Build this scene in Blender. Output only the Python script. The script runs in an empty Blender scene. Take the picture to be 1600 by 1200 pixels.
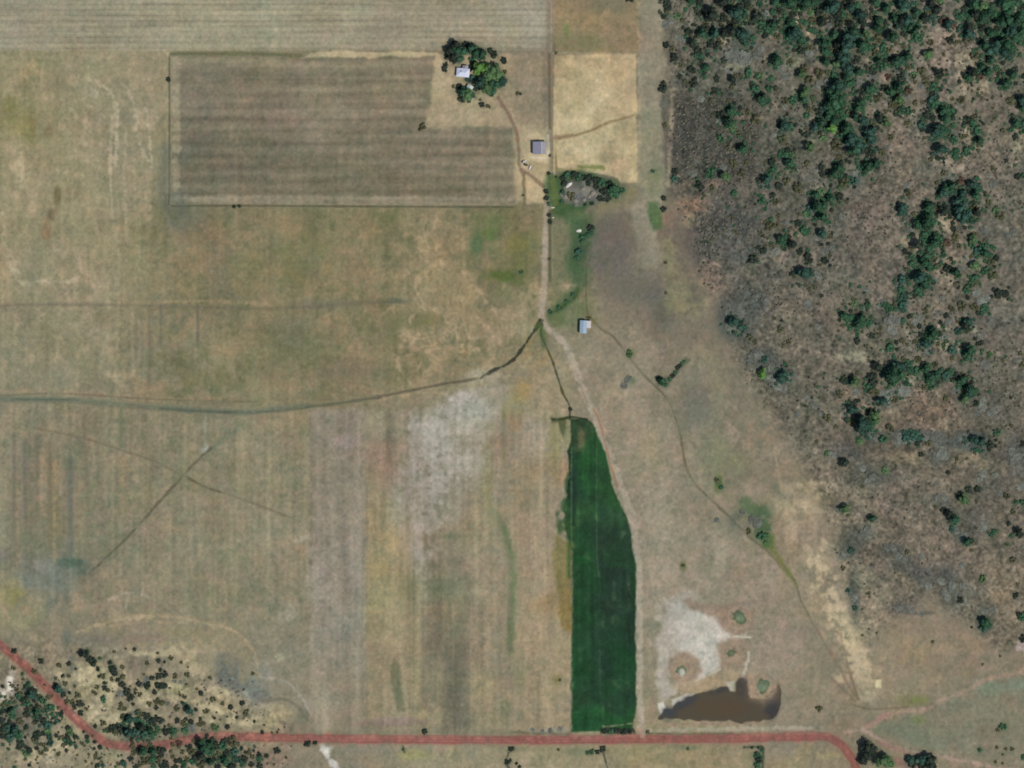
import bpy, math, random
import numpy as np

# ------------------------------------------------------------------ camera, sky, sun, exposure
scene = bpy.context.scene
COL = scene.collection
M = 0.6                                     # metres on the ground per map unit (map 1600 x 1200)
def wx(u): return (u - 800.0) * M
def wy(v): return (600.0 - v) * M

cam_d = bpy.data.cameras.new("camera"); cam = bpy.data.objects.new("camera", cam_d); COL.objects.link(cam)
cam.location = (0, 0, 6000.0); cam.rotation_euler = (0, 0, 0)
cam_d.sensor_width = 36.0; cam_d.lens = 36.0 * 6000.0 / (1600 * M)
cam_d.clip_start = 10.0; cam_d.clip_end = 60000.0
scene.camera = cam

SUN_EL = math.radians(50.0)
sdx, sdy = 0.80, -0.60                      # horizontal direction towards the sun (south-east)
SUN_ROT = math.atan2(sdx, sdy)              # sky texture: rotation from +Y, clockwise
world = bpy.data.worlds.new("World"); scene.world = world; world.use_nodes = True
nt = world.node_tree; bg = nt.nodes["Background"]
sky = nt.nodes.new("ShaderNodeTexSky"); sky.sky_type = 'NISHITA'; sky.sun_disc = False
sky.sun_elevation = SUN_EL; sky.sun_rotation = SUN_ROT; sky.air_density = 1.0; sky.dust_density = 1.5
nt.links.new(sky.outputs[0], bg.inputs[0]); bg.inputs[1].default_value = 0.09
sl = bpy.data.lights.new("sun", 'SUN'); sl.energy = 4.0; sl.angle = math.radians(0.5); sl.color = (1.0, 0.95, 0.88)
so = bpy.data.objects.new("sun", sl); COL.objects.link(so)
from mathutils import Vector, Matrix
sdir = Vector((sdx * math.cos(SUN_EL), sdy * math.cos(SUN_EL), math.sin(SUN_EL)))
so.rotation_euler = sdir.to_track_quat('Z', 'Y').to_euler(); so.location = (300, -300, 800)
scene.view_settings.view_transform = 'Standard'; scene.view_settings.look = 'None'
scene.view_settings.exposure = 0.0; scene.view_settings.gamma = 1.0
scene.view_settings.use_curve_mapping = False
scene.cycles.filter_width = 1.8

# ------------------------------------------------------------------ helpers
EF = np.array([1.20, 1.24, 1.29])              # light falling on level ground, so that map colour / EF = base colour
def s2l(c):
    c = np.asarray(c, dtype=np.float64) / 255.0
    return np.where(c <= 0.04045, c / 12.92, ((c + 0.055) / 1.055) ** 2.4)
def alb(c): return tuple(float(q) for q in np.clip(s2l(c) / EF, 0, 0.9))

def tag(o, label=None, cat=None, group=None, kind=None):
    if label: o['label'] = label
    if cat: o['category'] = cat
    if group: o['group'] = group
    if kind: o['kind'] = kind
    return o
def empty(name, loc, rz=0.0, s=1.0):
    o = bpy.data.objects.new(name, None); COL.objects.link(o)
    o.location = loc; o.rotation_euler = (0, 0, rz); o.scale = (s, s, s); o.empty_display_size = 1
    return o
def link_mesh(name, me, mat=None, parent=None):
    o = bpy.data.objects.new(name, me); COL.objects.link(o)
    if mat and not me.materials: me.materials.append(mat)
    if parent: o.parent = parent
    return o
def mesh_from(name, verts, faces, smooth=False):
    me = bpy.data.meshes.new(name); me.from_pydata([tuple(v) for v in verts], [], faces); me.update()
    if smooth: me.polygons.foreach_set('use_smooth', [True] * len(me.polygons))
    return me
class MB:
    def __init__(s): s.v = []; s.f = []
    def box(s, x0, x1, y0, y1, z0, z1):
        b = len(s.v)
        s.v += [(x0,y0,z0),(x1,y0,z0),(x1,y1,z0),(x0,y1,z0),(x0,y0,z1),(x1,y0,z1),(x1,y1,z1),(x0,y1,z1)]
        s.f += [tuple(b+i for i in q) for q in ((0,3,2,1),(4,5,6,7),(0,1,5,4),(1,2,6,5),(2,3,7,6),(3,0,4,7))]
        return s
    def prism(s, prof, y0, y1):            # profile in x,z extruded along y
        b = len(s.v); n = len(prof)
        s.v += [(x, y0, z) for x, z in prof] + [(x, y1, z) for x, z in prof]
        s.f += [tuple(b+i for i in range(n)), tuple(b+n+i for i in reversed(range(n)))]
        for i in range(n):
            j = (i+1) % n; s.f.append((b+j, b+i, b+n+i, b+n+j))
        return s
    def cyl(s, cx, cy, z0, z1, r0, r1, n=10):
        b = len(s.v)
        for z, r in ((z0, r0), (z1, r1)):
            for i in range(n):
                a = 2*math.pi*i/n; s.v.append((cx + r*math.cos(a), cy + r*math.sin(a), z))
        s.f += [tuple(b+i for i in reversed(range(n))), tuple(b+n+i for i in range(n))]
        for i in range(n):
            j = (i+1) % n; s.f.append((b+i, b+j, b+n+j, b+n+i))
        return s
    def wheel(s, cx, cy, cz, r, w, n=14):  # axis along y
        b = len(s.v)
        for y in (cy - w/2, cy + w/2):
            for i in range(n):
                a = 2*math.pi*i/n; s.v.append((cx + r*math.cos(a), y, cz + r*math.sin(a)))
        s.f += [tuple(b+i for i in range(n)), tuple(b+n+i for i in reversed(range(n)))]
        for i in range(n):
            j = (i+1) % n; s.f.append((b+j, b+i, b+n+i, b+n+j))
        return s
    def build(s, name, mat, parent=None, label=None):
        o = link_mesh(name, mesh_from(name, s.v, s.f), mat, parent)
        if label: o['label'] = label
        return o

def mat_plain(name, col, rough=0.8, metal=0.0, var=0.15, scale=1.5, rand=0.0):
    m = bpy.data.materials.new(name); m.use_nodes = True; t = m.node_tree; b = t.nodes['Principled BSDF']
    b.inputs['Roughness'].default_value = rough; b.inputs['Metallic'].default_value = metal
    b.inputs['Specular IOR Level'].default_value = 0.2
    tc = t.nodes.new('ShaderNodeTexCoord'); nz = t.nodes.new('ShaderNodeTexNoise')
    nz.inputs['Scale'].default_value = scale; nz.inputs['Detail'].default_value = 4
    t.links.new(tc.outputs['Object'], nz.inputs['Vector'])
    mr = t.nodes.new('ShaderNodeMapRange'); mr.inputs[1].default_value = 0.3; mr.inputs[2].default_value = 0.7
    mr.inputs[3].default_value = 1 - var; mr.inputs[4].default_value = 1 + var
    t.links.new(nz.outputs['Fac'], mr.inputs[0])
    hs = t.nodes.new('ShaderNodeHueSaturation'); hs.inputs['Color'].default_value = (*alb(col), 1)
    last = mr.outputs[0]
    if rand > 0:
        oi = t.nodes.new('ShaderNodeObjectInfo'); r2 = t.nodes.new('ShaderNodeMapRange')
        r2.inputs[3].default_value = 1 - rand; r2.inputs[4].default_value = 1 + rand
        t.links.new(oi.outputs['Random'], r2.inputs[0])
        mu = t.nodes.new('ShaderNodeMath'); mu.operation = 'MULTIPLY'
        t.links.new(last, mu.inputs[0]); t.links.new(r2.outputs[0], mu.inputs[1]); last = mu.outputs[0]
    t.links.new(last, hs.inputs['Value']); t.links.new(hs.outputs[0], b.inputs['Base Color'])
    return m

# ------------------------------------------------------------------ the map of the land cover
ST = 1.25
U0, U1, V0, V1 = -60.0, 1660.0, -50.0, 1250.0
us = np.arange(U0, U1 + .01, ST); vs = np.arange(V0, V1 + .01, ST)
W, H = len(us), len(vs)
X, Y = np.meshgrid(us, vs)
rng = np.random.default_rng(7)
def noise(sx, sy=None, seed=0):
    """smooth value noise, unit sd, feature size sx by sy map units"""
    sy = sy or sx
    r = np.random.default_rng(1000 + seed)
    nx = int((U1 - U0) / sx) + 5; ny = int((V1 - V0) / sy) + 5
    g = r.standard_normal((ny, nx))
    fx = (us - U0) / sx + 1; fy = (vs - V0) / sy + 1
    ix = fx.astype(int); iy = fy.astype(int); tx = fx - ix; ty = fy - iy
    def w4(t): return np.stack([(1-t)**3/6, (3*t**3-6*t**2+4)/6, (-3*t**3+3*t**2+3*t+1)/6, t**3/6])
    wx_, wy_ = w4(tx), w4(ty)
    gx = sum(g[:, np.clip(ix - 1 + k, 0, nx - 1)] * wx_[k] for k in range(4))
    o = sum(gx[np.clip(iy - 1 + k, 0, ny - 1), :] * wy_[k][:, None] for k in range(4))
    return o / o.std()
N40, N15, N6, N3 = noise(40, seed=1), noise(15, seed=2), noise(6, seed=3), noise(2.6, seed=4)
NV = noise(3.2, 60, seed=5); NH = noise(60, 3.0, seed=6)
NG = noise(1.7, seed=33); NV2 = noise(9, 120, seed=15); NH2 = noise(200, 7, seed=16)
NR, NB = noise(22, seed=7), noise(22, seed=8)
C = np.zeros((H, W, 3)) + np.array([140., 130., 105.])
Z = np.zeros((H, W))
R = np.zeros((H, W), dtype=np.int16)       # which piece of land each spot belongs to
PIECES = ['ground']
def rid(name):
    if name not in PIECES: PIECES.append(name)
    return PIECES.index(name)

def window(x0, x1, y0, y1):
    a = max(0, int((y0 - V0) / ST)); b = min(H, int((y1 - V0) / ST) + 2)
    c = max(0, int((x0 - U0) / ST)); d = min(W, int((x1 - U0) / ST) + 2)
    return slice(a, b), slice(c, d)
def sd_poly(pts, pad):
    p = np.array(pts, float)
    sl = window(p[:,0].min() - pad, p[:,0].max() + pad, p[:,1].min() - pad, p[:,1].max() + pad)
    x, y = X[sl], Y[sl]; d = np.full(x.shape, 1e9); ins = np.zeros(x.shape, bool)
    for i in range(len(p)):
        a, b = p[i], p[(i + 1) % len(p)]; e = b - a
        t = np.clip(((x - a[0]) * e[0] + (y - a[1]) * e[1]) / (e @ e + 1e-9), 0, 1)
        d = np.minimum(d, np.hypot(x - a[0] - t * e[0], y - a[1] - t * e[1]))
        c = (a[1] > y) != (b[1] > y)
        ins ^= c & (x < (b[0] - a[0]) * (y - a[1]) / (b[1] - a[1] + 1e-12) + a[0])
    return sl, np.where(ins, d, -d)
def sd_line(pts, pad):
    p = np.array(pts, float)
    sl = window(p[:,0].min() - pad, p[:,0].max() + pad, p[:,1].min() - pad, p[:,1].max() + pad)
    x, y = X[sl], Y[sl]; d = np.full(x.shape, 1e9)
    for i in range(len(p) - 1):
        a, b = p[i], p[i + 1]; e = b - a
        t = np.clip(((x - a[0]) * e[0] + (y - a[1]) * e[1]) / (e @ e + 1e-9), 0, 1)
        d = np.minimum(d, np.hypot(x - a[0] - t * e[0], y - a[1] - t * e[1]))
    return sl, d
def smooth(pts, n=6):
    """Catmull-Rom through the points"""
    p = [np.array(q, float) for q in pts]; p = [2*p[0]-p[1]] + p + [2*p[-1]-p[-2]]; o = []
    for i in range(1, len(p) - 2):
        for k in range(n):
            t = k / n
            o.append(.5*((2*p[i]) + (-p[i-1]+p[i+1])*t + (2*p[i-1]-5*p[i]+4*p[i+1]-p[i+2])*t*t + (-p[i-1]+3*p[i]-3*p[i+1]+p[i+2])*t**3))
    o.append(p[-2]); return o
def mixin(sl, m, col):
    C[sl] += (np.asarray(col, float) - C[sl]) * m[..., None] if not isinstance(col, np.ndarray) or col.ndim == 1 else (col - C[sl]) * m[..., None]
def poly(pts, col, f=4, a=1.0, wob=0.0, z=None, piece=None, nz=None):
    sl, s = sd_poly(pts, f + 3 * wob + 2)
    if wob: s = s + wob * (0.6 * N15[sl] + 0.5 * N6[sl])
    m = np.clip(s / f + .5, 0, 1) * a
    if nz is not None: m = m * np.clip(nz[sl], 0, 1)
    if col is not None: mixin(sl, m, col)
    if z is not None: Z[sl] += z * np.clip(s / 1.5 + .5, 0, 1)
    if piece: q = R[sl]; q[s > 0] = rid(piece)
    return sl, s
def line(pts, w, col, f=1.6, a=1.0, wob=0.0, z=None, piece=None, sm=True, nz=None):
    if sm and len(pts) > 2: pts = smooth(pts)
    sl, d = sd_line(pts, w + f + 3 * wob + 2)
    s = w / 2 - d
    if wob: s = s + wob * (0.6 * N6[sl] + .5 * N3[sl])
    m = np.clip(s / f + .5, 0, 1) * (a if a > .75 else min(.8, a * 1.35))
    if nz is not None: m = m * np.clip(nz[sl], 0, 1)
    mixin(sl, m, col)
    if z is not None: Z[sl] += z * np.clip(s / 1.5 + .5, 0, 1)
    if piece: q = R[sl]; q[s > 0] = rid(piece)
def blob(x, y, rx, ry, col, a=.6, rot=0, rough=.35):
    k = max(rx, ry) * 2.2; sl = window(x - k, x + k, y - k, y + k)
    c, s = math.cos(math.radians(rot)), math.sin(math.radians(rot))
    dx, dy = X[sl] - x, Y[sl] - y
    q = ((dx * c + dy * s) / rx) ** 2 + ((-dx * s + dy * c) / ry) ** 2
    m = np.clip(1.5 * np.exp(-q * 1.1) * (1 + rough * (N15[sl] * .7 + N6[sl] * .9 + N3[sl] * .4)) - .06, 0, 1) * min(.95, a * 1.25)
    mixin(sl, m, col)
def idw(pts, poly_pts=None, f=6, wob=0, piece=None, p=2.2):
    if poly_pts is None:
        sl, s = window(U0, U1, V0, V1), np.full((H, W), 1e3)
    else:
        sl, s = sd_poly(poly_pts, f + 3 * wob + 2)
        if wob: s = s + wob * (0.6 * N15[sl] + 0.5 * N6[sl])
    x = X[sl] + 14 * NR[sl]; y = Y[sl] + 14 * NB[sl]; acc = 0; ws = 0
    for (a, b, r, g, bl) in pts:
        w = 1.0 / ((x - a) ** 2 + (y - b) ** 2 + 120) ** (p / 2)
        acc = acc + w[..., None] * np.array([r, g, bl], float); ws = ws + w
    col = acc / ws[..., None]; m = np.clip(s / f + .5, 0, 1)
    C[sl] += (col - C[sl]) * m[..., None]
    if piece: q = R[sl]; q[s > 0] = rid(piece)
# ------------------------------------------------------------------ land cover: colours of soil, stubble, grass
idw([ # broad ground tones: x, y, r, g, b
(20,110,148,140,108),(60,170,142,137,100),(150,130,153,145,117),(200,200,149,138,114),(100,260,156,144,112),(30,300,162,148,117),(225,250,146,138,112),
(80,400,155,145,116),(150,450,148,139,112),(50,430,146,137,110),(20,520,140,134,108),(120,560,138,133,105),(200,380,147,140,107),(230,560,132,127,103),
(20,230,148,140,104),(240,120,152,141,113),(240,330,134,130,104),(275,330,118,118,98),
(300,400,132,123,96),(350,360,134,121,96),(450,380,134,124,93),(400,450,140,127,99),(300,500,128,122,100),(380,560,138,132,104),(500,450,134,124,94),
(550,560,132,124,97),(600,370,130,123,93),(500,600,132,124,97),(680,400,146,131,102),(700,500,146,132,105),(620,480,138,127,97),(760,360,116,118,86),
(800,420,114,114,82),(820,470,145,132,103),(640,570,138,129,101),(780,530,148,137,110),(820,350,128,120,88),(450,520,130,124,96),(420,610,140,133,104),
(50,700,133,123,101),(100,800,131,122,98),(200,700,136,128,104),(300,800,138,130,107),(400,720,137,130,105),(400,880,136,130,106),(200,880,134,127,105),
(450,800,140,134,109),(60,885,122,121,107),(60,930,118,119,105),(200,950,138,129,106),(350,930,130,125,100),(440,950,141,133,109),(20,650,134,130,108),
(20,960,142,135,104),(460,850,146,136,113),(440,1050,134,128,108),(410,1070,134,134,120),(20,1100,118,110,95),(100,1020,138,128,106),(250,1020,144,133,112),
(150,1080,158,148,116),(130,1130,156,146,116),(330,1060,156,144,116),(380,1100,154,142,114),(300,1090,150,140,112),(250,1110,142,134,108),(420,1130,158,146,116),
(60,1180,146,136,112),(250,1185,128,116,98),(350,1180,120,112,94),(440,1185,134,122,104),(650,1180,148,138,112),(750,1180,150,140,112),(560,1180,134,128,110),
(850,1185,152,144,112),(1000,1180,148,138,104),(1100,1185,150,136,104),(1250,1180,146,136,105),
(950,400,110,104,92),(940,360,112,105,93),(980,370,116,110,94),(1000,450,122,115,100),(1030,460,118,111,98),(960,450,122,114,97),(1050,520,122,114,98),(1100,500,128,118,101),(980,560,146,136,114),
(920,550,152,140,117),(1000,620,150,138,118),(1150,480,100,98,88),(1000,700,153,142,120),(970,640,156,143,118),(1050,800,151,141,119),(1120,560,134,124,104),(1100,640,120,117,99),
(1150,700,128,124,102),(1200,750,131,122,103),(1180,950,148,135,118),(1100,900,149,139,119),(1050,950,150,142,122),(1050,880,150,141,120),(1250,800,160,145,115),(1250,860,146,133,110),(1300,950,158,145,117),
(1280,1050,149,137,114),(1450,900,133,118,101),(1400,800,130,116,99),(1550,950,140,126,105),(1400,1030,145,133,109),(1350,1110,134,124,102),(1230,1130,140,130,112),
(1250,650,112,107,91),(1400,660,128,112,94),(1450,650,126,111,94),(1300,750,124,112,94),(1550,750,116,107,92),(1350,400,116,106,93),(1300,300,108,104,90),(1360,340,120,106,93),
(1450,100,138,125,108),(1550,350,112,106,92),(1550,500,107,101,89),(1100,200,84,81,72),(1080,270,82,80,72),(1150,350,90,87,78),(1200,200,104,100,85),(1120,100,112,106,92),(1200,450,101,97,85),(1150,60,103,101,88),
(1480,400,140,127,108),(1500,300,126,115,99),(1550,180,124,115,98),(1590,250,120,112,96),(1350,550,122,115,97),(1300,500,116,107,92),(1450,560,120,111,95),(1500,860,132,118,101),(1350,870,130,117,99),
(1380,700,126,116,98),(1200,600,124,115,97),(1080,300,122,108,92),(1060,330,128,110,93),(1060,420,124,115,97),(1010,300,134,128,105),
(1140,430,108,102,88),(1120,400,100,97,87),(1250,350,98,94,82),(1300,200,104,100,86)])
EAST = [(1045,-60),(1045,60),(1050,290),(1075,340),(1100,430),(1130,480),(1150,560),(1200,640),(1280,760),(1320,900),(1350,1000),(1450,930),(1560,1010),(1700,1000),(1700,-60)]

# strip of bare ground along the foot of the hill
poly([(998,-60),(1035,-60),(1037,60),(1044,130),(1036,170),(1036,300),(1022,350),(1030,420),(1000,420),(985,340),(997,280)], (146,138,117), f=8, wob=2, a=.9)
poly([(1000,170),(1034,170),(1036,300),(1010,310),(998,280)], (136,133,108), f=18, wob=3, a=.8)
line([(1049,140),(1049,200),(1047,240),(1044,290)], 6, (156,144,118), f=4, wob=1, a=.9)
line([(1036,150),(1037,200),(1040,200)], 5, (84,86,76), f=4, wob=2, a=.8)
# dark scrub patch on the hill
poly([(1052,150),(1120,140),(1165,150),(1185,210),(1190,270),(1150,290),(1060,290),(1047,270)], (84,81,72), f=22, wob=9, a=.8)
poly([(1070,345),(1120,320),(1190,330),(1180,400),(1140,420),(1090,410),(1070,380)], (90,88,80), f=22, wob=9, a=.7)
poly([(1300,500),(1360,620),(1340,640),(1250,640),(1190,590),(1170,500)], (118,110,93), f=30, wob=9, a=.4)

# stubble field at the top
STUB = [(-70,-60),(858,-60),(856,78),(264,78),(250,80),(-70,78)]
idw([(0,20,150,144,121),(0,60,152,144,122),(200,30,152,146,122),(400,40,156,149,124),(500,20,150,143,118),(600,50,154,145,122),(700,30,150,142,118),(780,60,158,148,124),(840,30,154,148,128),(300,70,156,150,124),(150,75,148,140,115)], STUB, f=4, piece='stubble_field')
poly([(855,-60),(868,-60),(866,80),(862,290),(855,290),(852,80)], (136,124,105), f=5, wob=.6, a=.9)
line([(873,-60),(870,40),(866,80)], 5, (112,103,84), f=4, wob=1, a=.6)
line([(861,-60),(861,80)], 2, (158,146,126), f=2, a=.5)
poly([(868,-60),(998,-60),(998,82),(866,82)], (143,127,97), f=3, wob=1)
blob(905,65,40,14,(118,118,84),.7); blob(950,10,40,14,(118,112,90),.7); blob(930,35,50,16,(145,126,92),.5); blob(884,50,6,12,(118,128,84),.6); blob(970,55,30,25,(142,124,98),.5)
line([(998,-60),(998,290)], 4, (158,146,120), f=5, a=.6, wob=1)
line([(866,83),(995,84)], 3, (168,152,120), f=3, a=.6)

# ploughed field west of the farm
PLO = [(270,88),(680,86),(668,150),(664,200),(800,200),(806,318),(268,319)]
idw([(300,110,130,120,102),(300,160,128,118,100),(300,200,118,112,98),(290,260,122,114,97),(400,110,136,126,102),(400,180,128,115,97),(420,250,120,111,96),(500,130,138,128,105),
(500,200,130,119,100),(500,280,124,116,97),(600,120,138,126,102),(600,170,130,119,100),(640,240,124,114,96),(700,230,134,120,100),(700,270,124,114,94),(780,260,134,123,102),(760,300,126,116,98),(380,130,134,116,98),(450,180,124,113,98)], PLO, f=4, wob=.6, piece='ploughed_field')
line([(275,88),(275,318)], 12, (154,142,118), f=5, a=.85, wob=.8)
line([(268,312),(560,313),(806,315)], 13, (152,140,120), f=5, a=.8, wob=.8)
line([(272,93),(450,95)], 8, (150,140,114), f=5, a=.4, wob=.8)
line([(264,85),(264,200),(263,318)], 3.4, (108,104,88), f=2, a=.9, wob=.4, piece='ditch', z=-.5)
line([(258,230),(258,310),(270,345)], 14, (112,112,96), f=12, a=.6, wob=2)
line([(256,80),(264,84)], 8, (166,154,124), f=5, a=.6)
line([(268,84),(330,84),(400,84),(470,87)], 6, (104,104,78), f=3, a=.9, wob=1)
line([(268,321),(400,321),(560,322),(800,323)], 2.6, (92,92,76), f=2, a=.85, wob=.5, piece='ditch', z=-.5)
poly([(472,91),(485,82),(520,80),(680,82),(690,86),(640,88),(560,90),(500,90)], (180,164,130), f=3, wob=1.4)
poly([(690,60),(855,78),(855,84),(790,84),(690,84)], (142,132,108), f=4, a=.4)

# farm yard
YARD = [(682,84),(800,84),(852,84),(856,200),(858,292),(850,318),(842,318),(806,318),(800,200),(664,200),(670,170)]
idw([(690,100,176,160,128),(690,160,168,153,122),(720,190,170,154,124),(760,180,164,148,118),(795,110,160,146,118),(820,110,142,130,107),(840,140,132,120,100),(820,180,150,135,110),(840,210,178,162,130),
(815,240,184,168,132),(830,280,178,160,126),(845,300,176,160,126),(800,280,150,138,110),(690,200,158,144,116),(780,210,152,138,110),(850,250,160,146,112)], YARD, f=6, wob=1.5)
poly([(800,90),(848,88),(850,200),(812,190),(798,150)], (140,127,105), f=16, wob=3, a=.7)
line([(858,85),(859,200)], 4, (100,90,66), f=3, a=.8, wob=.8)
line([(851,85),(852,195)], 6, (134,122,104), f=4, a=.6)
line([(870,215),(871,260)], 7, (132,116,82), f=3, a=.9, wob=1)
line([(866,210),(866,300)], 3, (186,170,132), f=2, a=.6)
line([(778,152),(795,180),(806,205),(811,235),(812,262),(830,275),(850,292)], 5, (126,104,86), f=3, a=.85, wob=1, piece='farm_track')
line([(785,150),(803,182),(813,205)], 2.4, (168,148,120), f=2, a=.7)
line([(819,272),(819,320)], 5, (112,106,78), f=3, a=.85, wob=1)
poly([(826,212),(856,210),(858,246),(856,252),(822,252),(824,230)], (192,176,140), f=6, wob=2, a=.8)
poly([(822,275),(848,300),(850,318),(832,314),(822,308)], (188,168,130), f=4, wob=1.4, a=.8)
line([(856,212),(856,244),(832,246)], 3, (190,184,166), f=2, a=.7)

# bright dry paddock
PAD = [(866,85),(994,85),(996,285),(970,287),(965,278),(930,270),(890,266),(872,262),(864,210)]
idw([(880,100,182,160,122),(920,110,172,152,118),(960,110,178,158,122),(985,150,178,158,124),(880,150,178,160,122),(930,150,190,172,136),(910,170,192,178,142),(880,190,190,172,134),(960,170,178,158,124),
(900,200,188,170,130),(960,200,172,156,118),(890,230,192,176,140),(920,230,192,178,140),(970,230,166,148,114),(990,220,186,170,136),(960,265,178,158,124),(985,260,170,152,118),(985,280,180,166,130)], PAD, f=2.5, wob=.5, piece='paddock')
line([(868,217),(885,213),(900,211),(925,203),(950,192),(975,185),(993,179)], 3.4, (136,118,84), f=2.6, a=.9, wob=1.1)
line([(868,215),(895,212)], 6, (138,118,92), f=4, a=.7, wob=1)
line([(905,261),(940,262)], 7, (112,118,70), f=4, a=.85, wob=1.4)
line([(868,266),(930,266)], 4, (146,140,94), f=3, a=.7, wob=1)
blob(892,278,14,6,(168,158,116),.7); blob(968,262,10,14,(182,160,126),.5)

# green hollow and stony knoll below the paddock
poly([(853,288),(858,276),(872,272),(900,266),(930,274),(960,280),(978,292),(965,312),(930,318),(915,330),(915,350),(880,352),(860,352),(856,320)], (66,92,58), f=8, wob=2.6, a=.95)
poly([(858,284),(868,276),(872,320),(860,330)], (104,112,66), f=6, wob=2, a=.7)
poly([(955,290),(990,290),(1000,310),(930,345),(930,318)], (132,124,92), f=12, wob=3, a=.7)
poly([(876,302),(880,288),(892,281),(915,279),(935,286),(948,298),(944,314),(925,319),(900,321),(882,316)], (104,101,92), f=6, wob=2.6, a=.97, z=1.2)
blob(905,296,14,12,(124,120,108),.6); blob(925,304,12,8,(140,134,116),.7); blob(912,310,20,8,(98,98,94),.7); blob(886,302,8,8,(126,124,112),.6,0,.9); blob(916,292,6,12,(134,130,116),.5,0,.9); blob(900,288,8,6,(96,92,84),.6)
idw([(870,340,76,100,66),(900,345,78,102,70),(870,370,134,124,100),(880,400,136,124,102),(905,380,74,96,66),(910,420,86,102,72),(895,410,92,104,76),(870,430,122,118,92),(885,447,152,138,112),(905,470,92,106,72),
(880,480,100,112,76),(870,470,122,116,88),(930,380,122,114,88),(925,440,140,128,104),(935,480,150,136,112),(890,500,128,122,96)], [(860,335),(930,330),(935,400),(928,440),(940,500),(900,520),(858,500)], f=14, wob=3)
blob(918,365,10,26,(64,88,60),.8,12); blob(905,400,12,26,(72,96,66),.7,12); blob(886,447,12,9,(158,142,114),.8)
poly([(900,340),(932,350),(930,400),(924,445),(906,462),(886,480),(860,500),(857,488),(878,466),(892,430),(886,400),(890,370)], (74,98,68), f=10, wob=3, a=.7)
blob(908,385,14,34,(62,88,60),.6,12); blob(880,440,18,12,(110,114,84),.5); blob(886,447,9,7,(162,144,116),.8)
line([(902,455),(898,464),(885,475),(872,483),(858,494)], 8, (66,88,52), f=6, a=.9, wob=2)
line([(898,465),(880,478),(862,492)], 3, (44,68,40), f=2, a=.8, wob=1)
blob(868,500,16,12,(98,108,74),.7)
poly([(1012,315),(1026,318),(1032,340),(1034,356),(1022,358),(1014,340)], (78,104,66), f=6, wob=2, a=.85)
blob(1028,270,8,10,(104,116,86),.5); blob(1020,290,10,20,(128,128,98),.4)

# middle meadow: pale braided wash, green hollow, streaks
# olive grass and tan bare soil, mottled
def mottle(pts, green, tan, ag, at, seed, f=30, size=11):
    sl, s_ = sd_poly(pts, f); m = np.clip(s_ / f + .5, 0, 1)
    n = (.7 * noise(size, size * 1.2, seed=seed) + .55 * noise(size * .42, seed=seed + 1) + .6 * noise(size * 3, seed=seed + 2))[sl]
    mixin(sl, m * ag * np.clip(n * .9 - .25, 0, 1), green); mixin(sl, m * at * np.clip(-n * .9 - .25, 0, 1), tan)
mottle([(-70,85),(262,85),(262,330),(240,620),(-70,620)], (134,130,98), (170,154,124), .25, .55, 51)
mottle([(200,325),(845,325),(842,500),(790,565),(600,615),(200,630)], (112,112,80), (156,134,104), .5, .5, 61, size=12)
mottle([(-70,640),(485,645),(480,980),(300,960),(-70,960)], (118,122,94), (150,136,110), .4, .4, 71, size=9)
mottle([(490,640),(893,640),(893,1145),(490,1145)], (126,124,96), (164,148,122), .35, .35, 81, size=9)
mottle([(1000,520),(1200,640),(1330,900),(1350,1090),(1010,1140),(1000,880),(930,640)], (130,128,104), (164,148,126), .4, .4, 91, size=10)
sl, s_ = sd_poly([(640,345),(705,345),(720,420),(800,560),(790,580),(640,600),(600,540),(610,470),(640,420)], 50)
m = np.clip(s_ / 50 + .55, 0, 1)
rd = np.clip(1 - np.abs(noise(11, 13, seed=101)[sl]) * 2.4, 0, 1) + .7 * np.clip(1 - np.abs(noise(6, 7, seed=102)[sl]) * 2.6, 0, 1)
mixin(sl, m * np.clip(.5 + .3 * N15[sl] + .2 * N6[sl], 0, .8), (152,136,106))
mixin(sl, m * np.clip(rd, 0, 1) * np.clip(.75 + .4 * N15[sl], 0, 1) * .95, (174,152,120))
for (x, y, rx, ry, c, a) in [(745,380,10,20,(88,108,76),.8),(768,365,14,10,(98,112,72),.8),(790,430,30,10,(88,102,58),.85),(770,345,24,12,(108,116,80),.6),(812,400,20,26,(110,112,74),.6),
   (805,380,16,16,(122,120,76),.5),(815,440,14,10,(98,104,64),.7),(610,470,24,5,(104,112,94),.7),(500,475,40,10,(124,122,102),.5),(430,550,40,40,(118,116,88),.35),(460,520,30,30,(116,116,96),.4),
   (610,520,14,24,(112,112,84),.6),(650,500,34,14,(112,114,80),.6),(620,585,30,16,(116,114,86),.5),(540,580,50,20,(128,116,98),.4),(470,400,40,30,(122,122,86),.4),(360,440,40,50,(118,116,98),.4),(390,430,30,40,(132,122,86),.4),
   (300,350,40,20,(116,116,100),.5),(275,320,16,20,(104,106,96),.5),(330,360,30,20,(142,122,94),.5),(296,430,24,30,(146,130,100),.4),(700,440,34,50,(154,138,106),.4),(770,500,34,30,(152,138,110),.5),(830,470,20,30,(156,142,112),.6),(815,515,16,12,(150,140,112),.5),(750,590,24,14,(156,148,124),.6)]:
    blob(x, y, rx, ry, c, a)
line([(180,474),(260,472),(350,470),(420,477)], 4, (158,138,108), f=4, a=.5, wob=1)
line([(0,478),(60,476),(250,478),(420,482),(560,474),(640,470)], 4, (108,102,86), f=5, a=.45, wob=1.5)
line([(185,420),(184,500),(183,560)], 4, (160,148,116), f=4, a=.4, wob=1.4)
line([(489,330),(489,440)], 8, (114,108,84), f=8, a=.4, wob=2); line([(413,330),(412,640)], 6, (142,128,100), f=8, a=.3, wob=2)
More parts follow.
